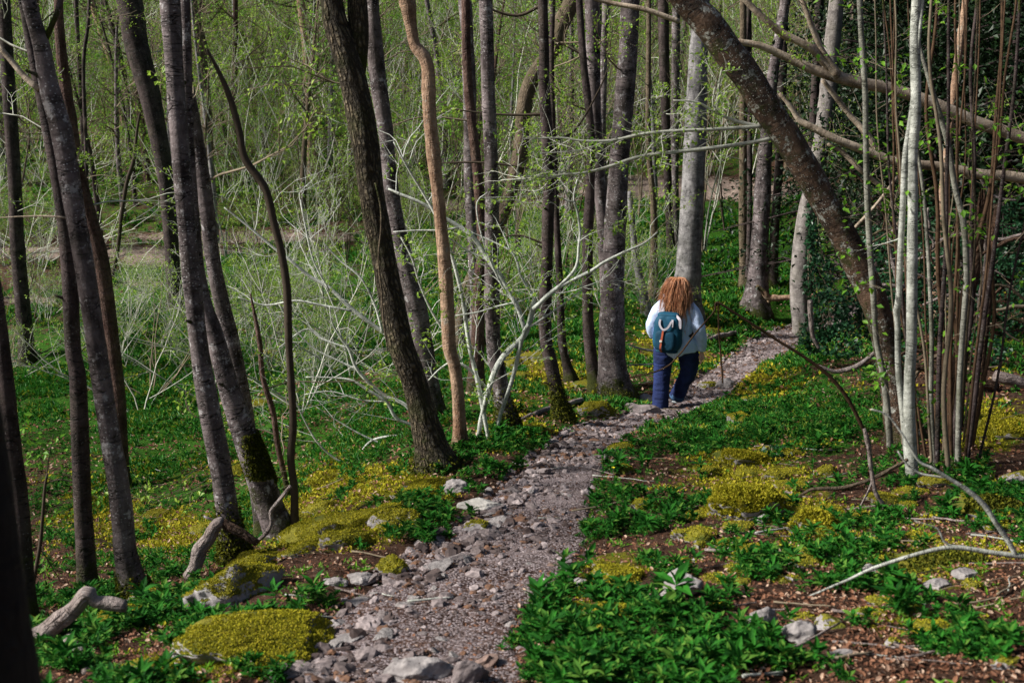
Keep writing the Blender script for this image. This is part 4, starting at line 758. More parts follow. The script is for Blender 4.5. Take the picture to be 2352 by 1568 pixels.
rock('mossy_ledge','upright tilted limestone ledge with moss along its top edge at lower left','rock',560,1340,240,150,'rockm',dy=.17,seed=12,sink=.42,axis=((420,1420),(668,1335)),moss=13000,nz=.35,fac=.7)
rock('mossy_slab','long slab cushioned in yellow moss with a pale broken lower edge at bottom left','rock',600,1500,340,95,'rockm',dy=.30,seed=14,sink=.28,axis=((420,1555),(765,1440)),moss=20000,nz=.6,fac=.6)
rock('mossy_rock','grey stone half under moss left of the long moss slab','rock',345,1552,130,62,'rockm',dy=.7,seed=15,sink=.35,moss=9000,nz=.5)
rock('mossy_ledge','long low moss covered ledge along the brink behind the herb patch','rock',780,1215,300,50,'rockmm',dy=.28,seed=17,sink=.45,axis=((640,1250),(930,1175)),moss=15000,nz=.2)
rock('mossy_rock','moss cushion at the foot of the rough barked oak','rock',985,1122,110,44,'rockmm',dy=.7,seed=19,sink=.45,moss=15000,nz=.2)
rock('rock','small mossy hump of pale stone left of the long moss slab','rock',345,1378,110,44,'rockm',dy=.5,seed=20,sink=.4,moss=6000,nz=.5)
rock('rock','broad pale rock at the bottom edge of the path','rock',965,1560,165,80,'rock',dy=.7,seed=23,sink=.35,cuts=14,fac=.5)
rock('rock','brown split rock with a dark raised side at the bottom edge of the path','rock',1078,1572,100,96,'stone',dy=.6,rz=.3,seed=24,sink=.3)
rock('rock','grey angular boulder in the herbs right of the path','rock',1560,1362,104,80,'rock',dy=.8,seed=26,sink=.3,cuts=14,fac=.5)
rock('mossy_slab','flat yellow moss slab on the right edge of the path','rock',1420,1330,170,52,'rockmm',dy=.6,seed=27,sink=.45,moss=22000,nz=.2)
rock('mossy_rock','yellow moss cushion in the herbs below the flat moss slab','rock',1390,1415,120,50,'rockmm',dy=.7,seed=28,sink=.45,moss=20000,nz=.2)
rock('moss_mound','large rounded boulder thickly covered in green moss on the right bank','rock',1706,1180,180,110,'rockmm',dy=.8,seed=29,sink=.36,moss=20000,nz=-.1,tsize=.02,cuts=5)
rock('moss_mound','mossy hump just right of the large mossy boulder','rock',1862,1225,120,90,'rockmm',dy=.9,seed=30,sink=.4,moss=16000,nz=0,tsize=.018)
rock('moss_mound','low moss hump in front of the dark ivy sprig right of the path','rock',1700,1060,130,46,'rockmm',dy=.8,seed=31,sink=.42,moss=15000,nz=0,tsize=.02)
rock('moss_mound','moss tuffet by the near edge of the path beside the walker','rock',1700,965,70,36,'rockmm',dy=.8,seed=32,sink=.4,moss=12000,nz=0)
rock('moss_mound','moss hump at the right edge beyond the hazel clump','rock',2300,1000,170,66,'rockmm',dy=.8,seed=33,sink=.42,moss=10000,nz=0,tsize=.02)
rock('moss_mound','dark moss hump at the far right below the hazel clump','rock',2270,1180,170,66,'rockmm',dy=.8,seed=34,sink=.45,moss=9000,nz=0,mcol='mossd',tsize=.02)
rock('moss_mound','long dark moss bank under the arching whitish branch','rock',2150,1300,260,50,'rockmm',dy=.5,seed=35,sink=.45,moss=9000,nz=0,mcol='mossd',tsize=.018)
rock('moss_mound','small yellow moss cushion in the litter at lower right','rock',2135,1450,90,50,'rockmm',dy=.8,seed=36,sink=.4,moss=14000,nz=0)
rock('rock','pale lumpy stone in the litter below the herbs at lower right','rock',1745,1432,80,62,'rock',dy=.8,seed=37,sink=.35)
rock('rock','pale stone next to the lumpy one at lower right','rock',1840,1458,84,54,'rock',dy=.8,seed=38,sink=.4)
rock('rock','grey green stone with a mossy rim at lower right','rock',1905,1440,84,48,'rockm',dy=.8,seed=39,sink=.4)
rock('rock','pinkish flat stone under the whitish branch at right','rock',2215,1322,64,28,'rock',dy=.8,seed=40,sink=.35)
rock('rock','flat pink grey stone left of the pinkish flat stone','rock',2150,1345,70,26,'rock',dy=.8,seed=41,sink=.4)
rock('rock','small grey stone at the right under the moss hump','rock',1998,1318,46,40,'rock',dy=.8,seed=42,sink=.4)
rock('rock','white chalky stone between the moss humps','rock',1752,1200,30,34,'rock',dy=.8,seed=43,sink=.3)
rock('rock','weathered rock on the slope right of the hazel clump','rock',2335,1110,90,60,'rockm',dy=.7,seed=44,sink=.4)
rock('rock_step','dark undercut rock step across the path in front of the walker','rock',1465,952,110,50,'stone',dy=.5,seed=46,sink=.42,cuts=12)
rock('mossy_rock','moss topped block left of the rock step by the broad beech','rock',1372,952,90,52,'rockmm',dy=.7,seed=47,sink=.38,moss=12000,nz=-.1)
rock('rock','square pale stone sitting on the path right of the walker','rock',1675,893,60,36,'rock',dy=.7,seed=48,sink=.3,cuts=14,fac=.5)
rock('rock','moss patched stone left of the square pale stone','rock',1625,893,48,32,'rockm',dy=.7,seed=49,sink=.35,moss=8000)
rock('rock','flat stone at the foot of the broad beech beside the walker','rock',1485,920,60,22,'rock',dy=.7,seed=50,sink=.35)
rock('rock','pale broken stone edge right of the path below the moss slab','rock',1325,1345,60,36,'rock',dy=.8,seed=51,sink=.4)
rock('rock','light stone at the left brink above the herb patch','rock',770,1340,60,26,'rock',dy=.7,seed=52,sink=.4)
rock('rock','pale stone slab beside the path left of the rubble','rock',830,1335,76,34,'rock',dy=.6,seed=53,sink=.4)
bk = np.random.RandomState(17); BL = np.array([(300,1420),(430,1372),(540,1310),(650,1262),(760,1232),(860,1195),(940,1150),(1000,1110)])
for i in range(26):
    f = (i + bk.uniform(-.3, .3)) / 26 * 7; k = int(np.clip(f, 0, 6)); p = BL[k] + (BL[k + 1] - BL[k]) * (f - k) + bk.normal(0, 7, 2) + [0, bk.uniform(-6, 26)]; w = bk.uniform(60, 150)
    rock('brink_stone', 'moss capped stone in the rocky left rim near the ' + near(*p), 'rock', p[0], p[1], w, w * bk.uniform(.28, .5), 'rockmm' if bk.rand() < .7 else 'rockm', dy=bk.uniform(.35, .7), rz=bk.uniform(.1, .7), seed=400 + i, sink=.42, moss=15000, nz=.25, cuts=14, group='moss capped stones along the left brink')
for i, (u, v, w, h) in enumerate([(705,1545,110,50),(800,1480,90,40),(860,1440,80,34),(760,1440,100,34),(880,1500,110,40),(930,1400,70,30),(985,1345,60,26),(820,1390,80,30),(640,1560,90,44),(1180,1440,50,26),(1160,1530,60,34),(1010,1480,60,26),(900,1370,60,26),(740,1500,70,26)]):
    rock('embedded_rock', 'half buried grey slab in the path rubble near the ' + near(u, v), 'rock', u, v, w, h, 'rock' if i % 2 else 'stone', dy=.7, rz=bk.uniform(-.6, .6), seed=450 + i, sink=.42, cuts=16, fac=.45, group='half buried slabs in the path rubble')
for i, (u, v, w, h) in enumerate([(1480,1385,50,24),(1640,1430,60,30),(1600,1290,44,20),(1930,1510,80,34),(2050,1480,60,28),(2250,1420,70,30),(1460,1480,50,26),(1340,1440,46,28),(1820,1330,50,24),(2120,1390,60,24),(2010,1250,50,22),(2310,1530,90,36)]):
    rock('embedded_rock', 'pale stone poking through leaves near the ' + near(u, v), 'rock', u, v, w, h, 'rockm' if i % 3 else 'rock', dy=.7, rz=bk.uniform(-.6, .6), seed=480 + i, sink=.4, cuts=16, fac=.45, moss=6000 if i % 3 else 0, nz=.6, group='stones poking through the right bank')
# more moss humps and stones scattered off the path
for i in range(110):
    Z = MOSS[R.randint(len(MOSS))] if i % 2 else (1750, 1230, 420, 180, 1); u = R.normal(Z[0], Z[2] * .6); v = R.normal(Z[1], Z[3] * .6)
    if v < 760 or v > 1560: continue
    P = hit(u, v)
    if path_d(P[0], P[1]) < 1.25: continue
    rock('moss_cushion', 'rounded cushion of moss on the floor near the ' + near(u, v), 'moss', u, v, R.uniform(40, 90), R.uniform(18, 40), 'rockmm', seed=100 + i, sink=.45, moss=9000 if v > 900 else 3000, nz=0, group='moss cushions scattered on the floor')
# path stones: 300 individual, the rest gravel
SM = []
for i in range(10):
    V, F = rock_mesh('s', (1, R.uniform(.5, .9), R.uniform(.18, .42)), 300 + i, None, sub=3, cuts=16, rough=.16, fac=.42); SM.append(mesh_np('path_stone', V, F, M['stone'] if i < 6 else M['rock'], False))
def path_sample(k, near=1.0):
    s = 0.02 + .93 * R.rand(k) ** 1.25; t = np.clip(R.normal(-.35, .6, k), -1.15, 1.05); q = path_xy(s, t); return s, t, q
s, t_, q = path_sample(300); z = ztop(q[:, 0], q[:, 1])
for i in range(300):
    r = min(.13, math.exp(R.normal(math.log(.032), .5)) * (1.5 if t_[i] < -.2 else .8) * (1.15 if s[i] < .4 else .8)); o = obj('path_stone', SM[R.randint(10)], loc=(q[i, 0], q[i, 1], z[i] + r * .12)); o.scale = (r, r, r); o.rotation_euler = (R.normal(0, .25), R.normal(0, .25), R.uniform(0, 6.28))
    uu, vv, _ = project(np.array([q[i, 0], q[i, 1], z[i]])); tag(o, ('larger' if r > .045 else 'small') + ' broken limestone lump on the path near the ' + near(float(uu), float(vv)), 'stone', 'loose stones on the path')
V0, F0 = ICO[1]; parts = []
for j in range(6):
    Vj = V0 * (1 + R.uniform(-.28, .28, (len(V0), 1))) * [1, R.uniform(.5, .9), R.uniform(.22, .5)]
    if j < 6:
        k = 5200; s, t_, q = path_sample(k); sel = R.rand(k) < .45; tt = np.where(sel, R.uniform(-1.25, 1.2, k), t_); s = np.where(sel, R.rand(k) ** .8 * .98, s); kp = (fbm(s * 40, tt * 2.2, o=3, s=61) > .02 - .5 * np.clip(s * 2.2 - .5, 0, 1)) | (R.rand(k) < .25); s, tt = s[kp], tt[kp]; k = len(s); q = path_xy(s, tt); r = np.exp(R.normal(math.log(.0105), .68, k)) * np.where(tt < -.3, 1.35, .9); r = np.clip(r, .004, .055)
        parts.append(inst(Vj, F0, np.column_stack([q, ztop(q[:, 0], q[:, 1]) + r * .15]), rotm(R.uniform(0, 6.28, k), R.normal(0, .3, k), R.normal(0, .3, k)), r))
V, F = join(parts); tag(obj('gravel', mesh_np('gravel', V, F, M['gravel'], False)), 'small broken limestone chips strewn along the path', 'gravel', kind='stuff')
# ------------------------------------------------------------------ ground plants, leaf litter, moss, low greenery
def cands(k, r0, r1, amax=36):
    k = int(k * 1.3)
    r = np.exp(R.uniform(math.log(r0), math.log(r1), k)); a = np.radians(R.uniform(-amax, amax, k)); x = r * np.sin(a); y = r * np.cos(a); z = H(x, y)
    u, v, d = project(np.stack([x, y, z], 1)); u = np.clip(u, -60, 2400); return x, y, z, u, v, r
def plant_template(kind, rng):
    if kind == 'herb':
        P = []; h = 1.0
        tb = Tubes(); 
        for lv, (z, k, L) in enumerate(((.55, 3, .55), (.75, 4, .75), (.95, 5, .8), (1.02, 3, .45))):
            a = rng.uniform(0, 6.28, k) * .3 + np.arange(k) * 6.28 / k + lv * .8; pos = np.column_stack([np.zeros(k), np.zeros(k), np.full(k, z)])
            P.append(inst(LEAF2[0], LEAF2[1], pos, rotm(a, rng.normal(.25 + .18 * lv, .2, k), rng.normal(0, .2, k)), rng.uniform(.85, 1.1, k) * L))
        s = np.array([(-.02,0,0),(.02,0,0),(0,.02,1.0)]); P.append((s, np.array([(0,1,2)]))); s2 = np.array([(0,-.02,0),(0,.02,0),(.01,0,1.0)]); P.append((s2, np.array([(0,1,2)]))); return join(P)
    k = 7; a = rng.uniform(0, 6.28, k); return inst(LEAF1[0] * [.5, 1, 1], LEAF1[1], rng.normal(0, .25, (k, 3)) * [1, 1, 0], rotm(a, rng.uniform(.4, 1.3, k), rng.normal(0, .4, k)), rng.uniform(.6, 1.1, k))
hr = np.random.RandomState(55); HT = [plant_template('herb', hr) for _ in range(5)]; GT = [plant_template('g', hr) for _ in range(5)]
def scatter(name, label, cat, m, T, x, y, z, sz, tilt=.18):
    parts = []; idx = R.randint(0, len(T), len(x))
    for j, (V0, F0) in enumerate(T):
        s = idx == j; k = s.sum()
        if k: parts.append(inst(V0, F0, np.column_stack([x[s], y[s], z[s]]), rotm(R.uniform(0, 6.28, k), R.normal(0, tilt, k), R.normal(0, tilt, k)), sz[s]))
    V, F = join(parts); return tag(obj(name, mesh_np(name, V, F, M[m], False)), label, cat, kind='stuff')
def in_rock(x, y, f=.95):
    o = np.zeros(len(x), bool)
    for px, py, r_, w, dy, rz in RK:
        dx, dy_ = x - px, y - py
        if dy: c, s_ = math.cos(rz), math.sin(rz); a, b = dx * c + dy_ * s_, -dx * s_ + dy_ * c; o |= (a / (w * 1.0)) ** 2 + (b / (dy + .04)) ** 2 < 1
        else: o |= dx ** 2 + dy_ ** 2 < (r_ * f) ** 2
    # keep the camera side of each rock open
    for px, py, r_, w, dy, rz in RK:
        rr = math.hypot(px, py); ux, uy = px / rr, py / rr; a = (px - x) * ux + (py - y) * uy; b = -(x - px) * uy + (y - py) * ux; o |= (a > 0) & (a < .16 + .5 * dy) & (np.abs(b) < w * .9)
    return o
# herbs (near and middle)
x, y, z, u, v, r = cands(175000, 3.4, 26); w = zone(HERB, u, v); nz_ = fbm(x * 1.6, y * 1.6, o=3, s=31); pd = path_d(x, y)
nf = fbm(x * 5.5, y * 5.5, o=2, s=32); keep = (R.rand(len(x)) < np.clip((w * .95 + nz_ * 1.3 + nf * 1.3 - .56) * 1.3, 0, .42)) & (pd > .90 + .45 * nf) & ~in_rock(x, y)
x, y, z, r = x[keep], y[keep], z[keep], r[keep]; sz = np.exp(R.normal(math.log(.044), .36, len(x))) * np.clip(.85 + r / 40, .8, 1.5)
scatter('woodland_herbs', 'leafy dark green dogs mercury like herbs carpeting the banks', 'plants', 'merc', HT, x, y, z - .01, sz)
# low greenery in the valley
x, y, z, u, v, r = cands(230000, 6, 60); w = np.where(r > 44, .5, zone(GREEN, u, v)); nz_ = fbm(x * .8, y * .8, o=4, s=36); pd = path_d(x, y)
keep = (R.rand(len(x)) < np.clip(w * .95 + nz_ * 1.3 - .45, 0, .9)) & (pd > 1.1) & (zone(TRACK, u, v) < .5) & (zone(MOSS, u, v) < .75)
x, y, z, r = x[keep], y[keep], z[keep], r[keep]; sz = R.uniform(.05, .10, len(x)) * np.clip(r / 13, .7, 2.6)
scatter('low_greenery', 'bright green low grass and herbs covering the valley floor', 'grass', 'grassl', GT, x, y, z - .01, sz)
# pale young seedlings between the herbs
x, y, z, u, v, r = cands(26000, 3.4, 18); pd = path_d(x, y); keep = (R.rand(len(x)) < .22) & (pd > .95) & (fbm(x * 2, y * 2, o=2, s=37) > -.1)
x, y, z, r = x[keep], y[keep], z[keep], r[keep]; scatter('seedlings', 'small pale green seedlings and grass tufts between the herbs', 'plants', 'leafg', GT, x, y, z - .005, R.uniform(.02, .055, len(x)))
# litter
x, y, z, u, v, r = cands(130000, 3.3, 30); w = np.clip(.55 - zone(HERB, u, v) * .2, .1, 1); w = np.maximum(w, zone([(2100,1400,400,200,1),(1900,1300,200,80,.8),(450,1100,150,60,.6),(1000,1400,500,250,.35),(1330,1200,80,150,.5)], u, v)); pd = path_d(x, y)
keep = (R.rand(len(x)) < np.where(pd < 1, .34, w * .95)) & ~in_rock(x, y, .6); x, y, z, r = x[keep], y[keep], z[keep], r[keep]; k = len(x)
LL = (np.array([(0,0,0),(-.3,.3,.12),(-.25,.7,.16),(0,1,.02),(.25,.7,.16),(.3,.3,.12),(0,.5,-.02)]), np.array([(0,6,1),(1,6,2),(2,6,3),(3,6,4),(4,6,5),(5,6,0)]))
V, F = inst(LL[0], LL[1], np.column_stack([x, y, z + .014]), rotm(R.uniform(0, 6.28, k), R.normal(0, .4, k), R.normal(0, .4, k)), R.uniform(.014, .038, k) * np.clip(r / 9, .8, 2))
tag(obj('leaf_litter', mesh_np('leaf_litter', V, F, M['litter'], False)), 'curled russet dead beech leaves littering the floor', 'leaves', kind='stuff')
# moss tufts on the ground
x, y, z, u, v, r = cands(420000, 3.4, 30); w = zone(MOSS, u, v); nz_ = fbm(x * 2.2, y * 2.2, o=4, s=41); pd = path_d(x, y)
keep = (R.rand(len(x)) < np.clip((w * 1.2 + nz_ * 1.1 - .45) * 1.6, 0, 1)) & (pd > 1.05)
x, y, z, r = x[keep], y[keep], z[keep], r[keep]; k = len(x); z = z + np.clip(fbm(x * 7, y * 7, o=2, s=43), 0, 1) * .02
V, F = inst(LEAF1[0], LEAF1[1], np.column_stack([x, y, z]), rotm(R.uniform(0, 6.28, k), R.uniform(.2, 1.4, k), R.normal(0, .6, k)), R.uniform(.010, .026, k) * np.clip(r / 6, .8, 4))
tag(obj('moss', mesh_np('moss', V, F, M['moss'], False)), 'yellow green moss carpeting stones and soil', 'moss', kind='stuff')
# ------------------------------------------------------------------ shrubs and saplings of the thicket (shared meshes, individual objects)
def make_shrub(name, label, cat, group, h, spread, nst, rng, leafm, lsize, per, tw, kids=(4, 5, 4), lv=3, up=.25, zero=(0, 0, -500)):
    t = empty(name, zero, label, cat, group); ou, le = [], []
    for i in range(nst):
        a = rng.uniform(0, 6.28); sp = rng.uniform(.1, 1) * spread; grow(ou, le, np.array([math.cos(a) * .08, math.sin(a) * .08, -.1]), np.array([math.cos(a) * sp, math.sin(a) * sp, 1.]), h * rng.uniform(.7, 1.05), h * .006 + .004, lv, rng, up=up, kids=kids, flat=.35, wob=.13)
    tb = Tubes()
    for p, r in ou: tb.add(p, r * .85, 3)
    c1 = obj('stems', tb.mesh('stems', M[tw]), t); le = [p for p in le if rng.rand() < .82]; V, F = leaves_np(le, lsize, per, rng)
    ch = [c1]
    if len(V): ch.append(obj('foliage', mesh_np('foliage', V, F, M[leafm], False), t))
    return reg(t, *ch)
br = np.random.RandomState(77)
G1 = 'leafing shrubs of the valley thicket'; L1_ = 'multi stemmed leafing shrub in the valley thicket'
VS = [make_shrub('thicket_shrub', L1_, 'shrub', G1, br.uniform(3.0, 4.6), br.uniform(.5, 1.0), br.randint(3, 6), br, ['leaf', 'leafg', 'leaf'][i % 3], .062, 2, ['twig', 'twigb', 'twigb'][i % 3]) for i in range(6)]
VP = [make_shrub('thin_sapling', 'thin upright sapling with sparse spring leaves in the thicket', 'sapling', 'thin saplings of the thicket', br.uniform(5, 7), .18, 2, br, 'leafg' if i % 2 else 'leaf', .06, 2, ['twigb', 'twig', 'twigd'][i % 3], kids=(3, 4, 6), up=.5) for i in range(5)]
VB = [make_shrub('bare_shrub', 'bare twiggy pale shrub with hardly any leaves in the valley', 'shrub', 'bare shrubs in the valley', br.uniform(2.0, 3.0), 1.1, br.randint(3, 6), br, 'leaf', .045, 1, 'twig', kids=(4, 5, 4)) for i in range(4)]
LM = [(20,'left picture edge'),(120,'leftmost grey beech'),(230,'reddish leaning trunk'),(350,'broad dark trunk'),(430,'twin beech poles'),(600,'dark crooked sapling'),(710,'pale cream trunk'),(850,'rough barked oak'),(1000,'orange barked maple'),(1080,'lichen spotted trunk'),(1130,'straight grey beech'),(1210,'curved leaning ash'),(1260,'slender dark beech'),(1360,'tall beech by the path'),(1430,'broad brown beech'),(1530,'dark pole above the walker'),(1600,'silver beech'),(1710,'yellowish pole'),(1770,'purple brown beech'),(1880,'ivy clad trunk'),(1990,'thin grey pole'),(2100,'whitish pole pair'),(2200,'tan orange pole'),(2330,'right picture edge')]
def locale(u, d):
    n_ = min(LM, key=lambda q: abs(q[0] - u))[1]; return ('just behind' if d < 24 else 'well behind' if d < 40 else 'far beyond') + ' the ' + n_
LB = {'thicket_shrub': ('multi stemmed leafing shrub', 'stems'), 'thin_sapling': ('thin upright sapling', ''), 'bare_shrub': ('bare twiggy pale shrub', ''), 'slim_tree': ('slim straight tree', ''), 'yew_tree': ('dark evergreen yew', '')}
used = set()
def place(pool, P, rz, sc):
    o = pool[br.randint(len(pool))]; z = float(H(P[0], P[1]))
    uu, _, dd = project(np.array([P[0], P[1], z])); lb = LB[o.name.split('.')[0]][0] + ' ' + locale(float(uu), float(dd))
    if o.name not in used: used.add(o.name); o.location = (P[0], P[1], z); o.rotation_euler = (0, 0, rz); o.scale = (sc,) * 3; o['label'] = lb; return
    copy_tree(o, (P[0], P[1], z), rz, sc, label=lb)
def region(pool, cnt, poly, smin, smax, mind=13, clear=1.6):
    (u0, u1, v0, v1) = poly; c = 0; tries = 0
    while c < cnt and tries < cnt * 6:
        tries += 1; u = br.uniform(u0, u1); v = br.uniform(v0, v1); P = hit(u, v); d = project(P)[2]
        if d < mind or path_d(P[0], P[1]) < clear: continue
        place(pool, P, br.uniform(0, 6.28), br.uniform(smin, smax)); c += 1
region(VS, 95, (-80, 1350, 60, 480), 1.0, 1.9, 40)
region(VS, 22, (-80, 1000, 480, 640), .5, .9, 30)
region(VS, 22, (1250, 1900, 100, 440), .9, 1.5, 38)
region(VS, 10, (560, 900, 640, 860), .4, .6, 19)
region(VS, 8, (950, 1500, 640, 760), .4, .6, 21)
region(VB, 15, (-40, 450, 600, 900), .5, .9, 18)
region(VB, 9, (450, 960, 660, 960), .4, .8, 15)
region(VB, 8, (1000, 1500, 560, 760), .5, .8, 19)
region(VP, 50, (-80, 1300, 150, 620), .8, 1.5, 30)
region(VP, 26, (1250, 2000, 300, 640), .7, 1.2, 26)
region(VP, 10, (560, 1300, 600, 800), .5, .8, 20)
region(VS, 26, (1950, 2500, 250, 640), .6, 1.1, 17)
# long arching pale branches criss crossing the hollow
VH = [make_shrub('arching_hazel', 'wide arching bare hazel with long pale criss crossing twigs', 'shrub', 'arching bare hazels in the hollow', br.uniform(2.6, 3.8), br.uniform(1.2, 2.2), br.randint(4, 7), br, 'leaf', .05, 4, 'twig' if i % 2 == 0 else 'twigb', kids=(3, 4, 4), lv=2, up=.05) for i in range(5)]
LB['arching_hazel'] = ('wide arching pale hazel', '')
for o in VH:
    for ch in CH[o.name][1:]:
        if len(ch.data.polygons) > 300: pass
region(VH, 6, (-40, 430, 640, 980), .7, 1.1, 14)
region(VH, 8, (440, 960, 660, 980), .6, 1.05, 13.5)
region(VH, 4, (980, 1480, 600, 780), .5, .9, 18)
region(VH, 8, (-60, 1300, 420, 640), 1.0, 1.6, 28)
# far trees: trunk with crown, shared
def make_far(rng, mk, h):
    t = empty('slim_tree', (0, 0, -500), 'slim straight tree standing back on the far slope', 'tree', 'slim trees on the far slope'); m = 12; P = [np.zeros(3)]; d = np.array([rng.normal(0, .05), rng.normal(0, .05), 1.])
    for i in range(m): d = d + rng.normal(0, .03, 3); d /= np.linalg.norm(d); P.append(P[-1] + d * h / m)
    P = np.array(P); P[0, 2] = -.3; X, rd = dense(P, np.linspace(.14, .03, m + 1), .25); tb = Tubes(); tb.add(X, rd, 9, rough=.1); a = obj('trunk', tb.mesh('trunk', M[mk]), t); ou, le = [], []
    for i in range(16):
        k = rng.randint(len(X) // 3, len(X) - 1); an = rng.uniform(0, 6.28); grow(ou, le, X[k], np.array([math.cos(an), math.sin(an), .5]), h * .22, rd[k] * .45, 2, rng, kids=(4, 5))
    tb = Tubes(); [tb.add(p, r, 3) for p, r in ou]; b = obj('branches', tb.mesh('branches', M['twigb']), t); V, F = leaves_np(le, .09, 1, rng); c = obj('crown', mesh_np('crown', V, F, M['leafg'], False), t); return reg(t, a, b, c)
VF = [make_far(br, mk, h) for mk, h in (('beech', 11), ('beechdark', 13), ('brown', 10), ('beechred', 12), ('grey', 12), ('beechdark', 9))]
region(VF, 42, (-100, 2000, 60, 440), .8, 1.3, 38)
region(VF, 22, (-60, 1950, 400, 600), .6, 1.0, 28)
for x_, y_, s_ in [(-13,9,.9),(-16,13,1),(-14,17,1),(-19,10,1.1),(-20,17,1.1),(-17,22,1),(-23,14,1.2),(-24,22,1.2),(-12,5,.9),(-10.5,12,.8)]: place(VF, (x_, y_), br.uniform(0, 6.28), s_)  # unseen trees beyond the left frame edge, added to shade the hollow
# dark evergreens on the right
def make_yew(rng, h, n_, m='yew', size=.10, name='yew_tree', label='dark evergreen yew filling the right background', group='dark evergreens on the right'):
    t = empty(name, (0, 0, -500), label, 'tree', group); tb = Tubes(); ou, le = [], []
    tb.add(np.array([(0, 0, -.2), (.05, 0, h * .5), (0, .05, h * .95)]), [.13, .09, .02], 9); 
    for i in range(n_):
        zz = h * rng.uniform(.05, .95); a = rng.uniform(0, 6.28); L = (h * .42) * (1.15 - zz / h) + .4; ou.append((np.array([(0, 0, zz), (math.cos(a) * L * .5, math.sin(a) * L * .5, zz + L * .1), (math.cos(a) * L, math.sin(a) * L, zz - L * .05)]), np.array([.03, .02, .006])))
        k = 90; s = rng.uniform(.2, 1.05, k); c = np.column_stack([np.cos(a) * L * s, np.sin(a) * L * s, zz + L * .1 * np.sin(s * 3)]) + rng.normal(0, .16 + .05 * L, (k, 3)); le.append(c)
    [tb.add(p, r, 4) for p, r in ou]; a = obj('trunk', tb.mesh('trunk', M['beechdark']), t); V, F = leaves_np(np.vstack(le), size, 2, rng); b = obj('crown', mesh_np('crown', V, F, M[m], False), t); return reg(t, a, b)
VY = [make_yew(br, 6.5, 60), make_yew(br, 5.0, 50), make_yew(br, 7.5, 70)]
for u, d, s in [(2020,24,1.0),(2110,22,1.1),(2200,25,1.1),(2290,21,1.0),(2370,24,1.2),(2440,20,1.1),(2060,29,1.2),(2160,30,1.3),(2260,29,1.3),(2350,31,1.4),(1985,33,1.0),(2480,27,1.3),(2540,22,1.2),(2140,37,1.6),(2300,38,1.8),(2450,37,1.8),(2010,40,1.4),(2600,30,1.5)]:
    r0 = ray(u, 560) * d; place(VY, r0, br.uniform(0, 6.28), s)
# ivy: leafy mounds
def ivy_mass(name, label, cat, blobs, rng, dens=1500, size=.055, m='ivy'):
    P = []; 
    for u, v, d, ru, rv in blobs:
        c = ray(u, v) * d; a = ru * d / CAMF; b = rv * d / CAMF; k = int(dens * a * b * 4) + 60; q = rng.normal(0, 1, (k, 3)); q /= np.linalg.norm(q, axis=1)[:, None]; q *= rng.uniform(.75, 1.05, (k, 1)); P.append(c + q * [a, min(a, .5), b])
    P = np.vstack(P); zz = H(P[:, 0], P[:, 1]); P[:, 2] = np.maximum(P[:, 2], zz + .02); k = len(P); base = P.mean(0); base[2] = zz.min()
    V, F = inst(LEAF1[0] * [1.5, 1, 1], LEAF1[1], P, rotm(rng.uniform(0, 6.28, k), rng.normal(-.5, .5, k), rng.normal(0, .5, k)), rng.uniform(.6, 1.3, k) * size); t = empty(name, base, label, cat); obj('foliage', mesh_np('foliage', V - base, F, M[m], False), t)
    tb = Tubes()
    for _ in range(14):
        i, j = rng.randint(0, k, 2); a, b = P[i], P[j]; mid = (a + b) / 2 + [0, 0, -.1]; tb.add(cr(np.array([a, mid, b]), 8), .006, 4)
    obj('stems', tb.mesh('stems', M['twigb'], base), t)
iv = np.random.RandomState(91)
ivy_mass('ivy_bush', 'glossy dark ivy mounding around the foot of the pale ivy clad trunk', 'ivy', [(1880,640,15.8,34,60),(1900,720,15.5,50,60),(1930,780,15.2,50,40),(1870,770,15.6,34,40),(1960,700,15.8,40,60),(1868,560,16,16,50),(1865,480,16.3,12,50)], iv)
ivy_mass('ivy_bank', 'dark ivy and bramble bank behind the hazel stems', 'ivy', [(2040,720,16,70,70),(2120,640,17,80,80),(2200,720,16.5,80,70),(2300,660,16.5,80,80),(2370,740,16,70,70),(2000,600,18,60,80),(2300,540,19,90,80),(2150,540,19,90,70),(2240,800,14.5,70,40),(2060,820,14.6,50,35)], iv, 1100, .06)
ivy_mass('ivy_sprig', 'small dark blue green ivy sprig on the moss in front of the hazel clump', 'ivy', [(1785,1045,10.2,36,22),(1760,1070,10.0,22,14)], iv, 1200, .05)
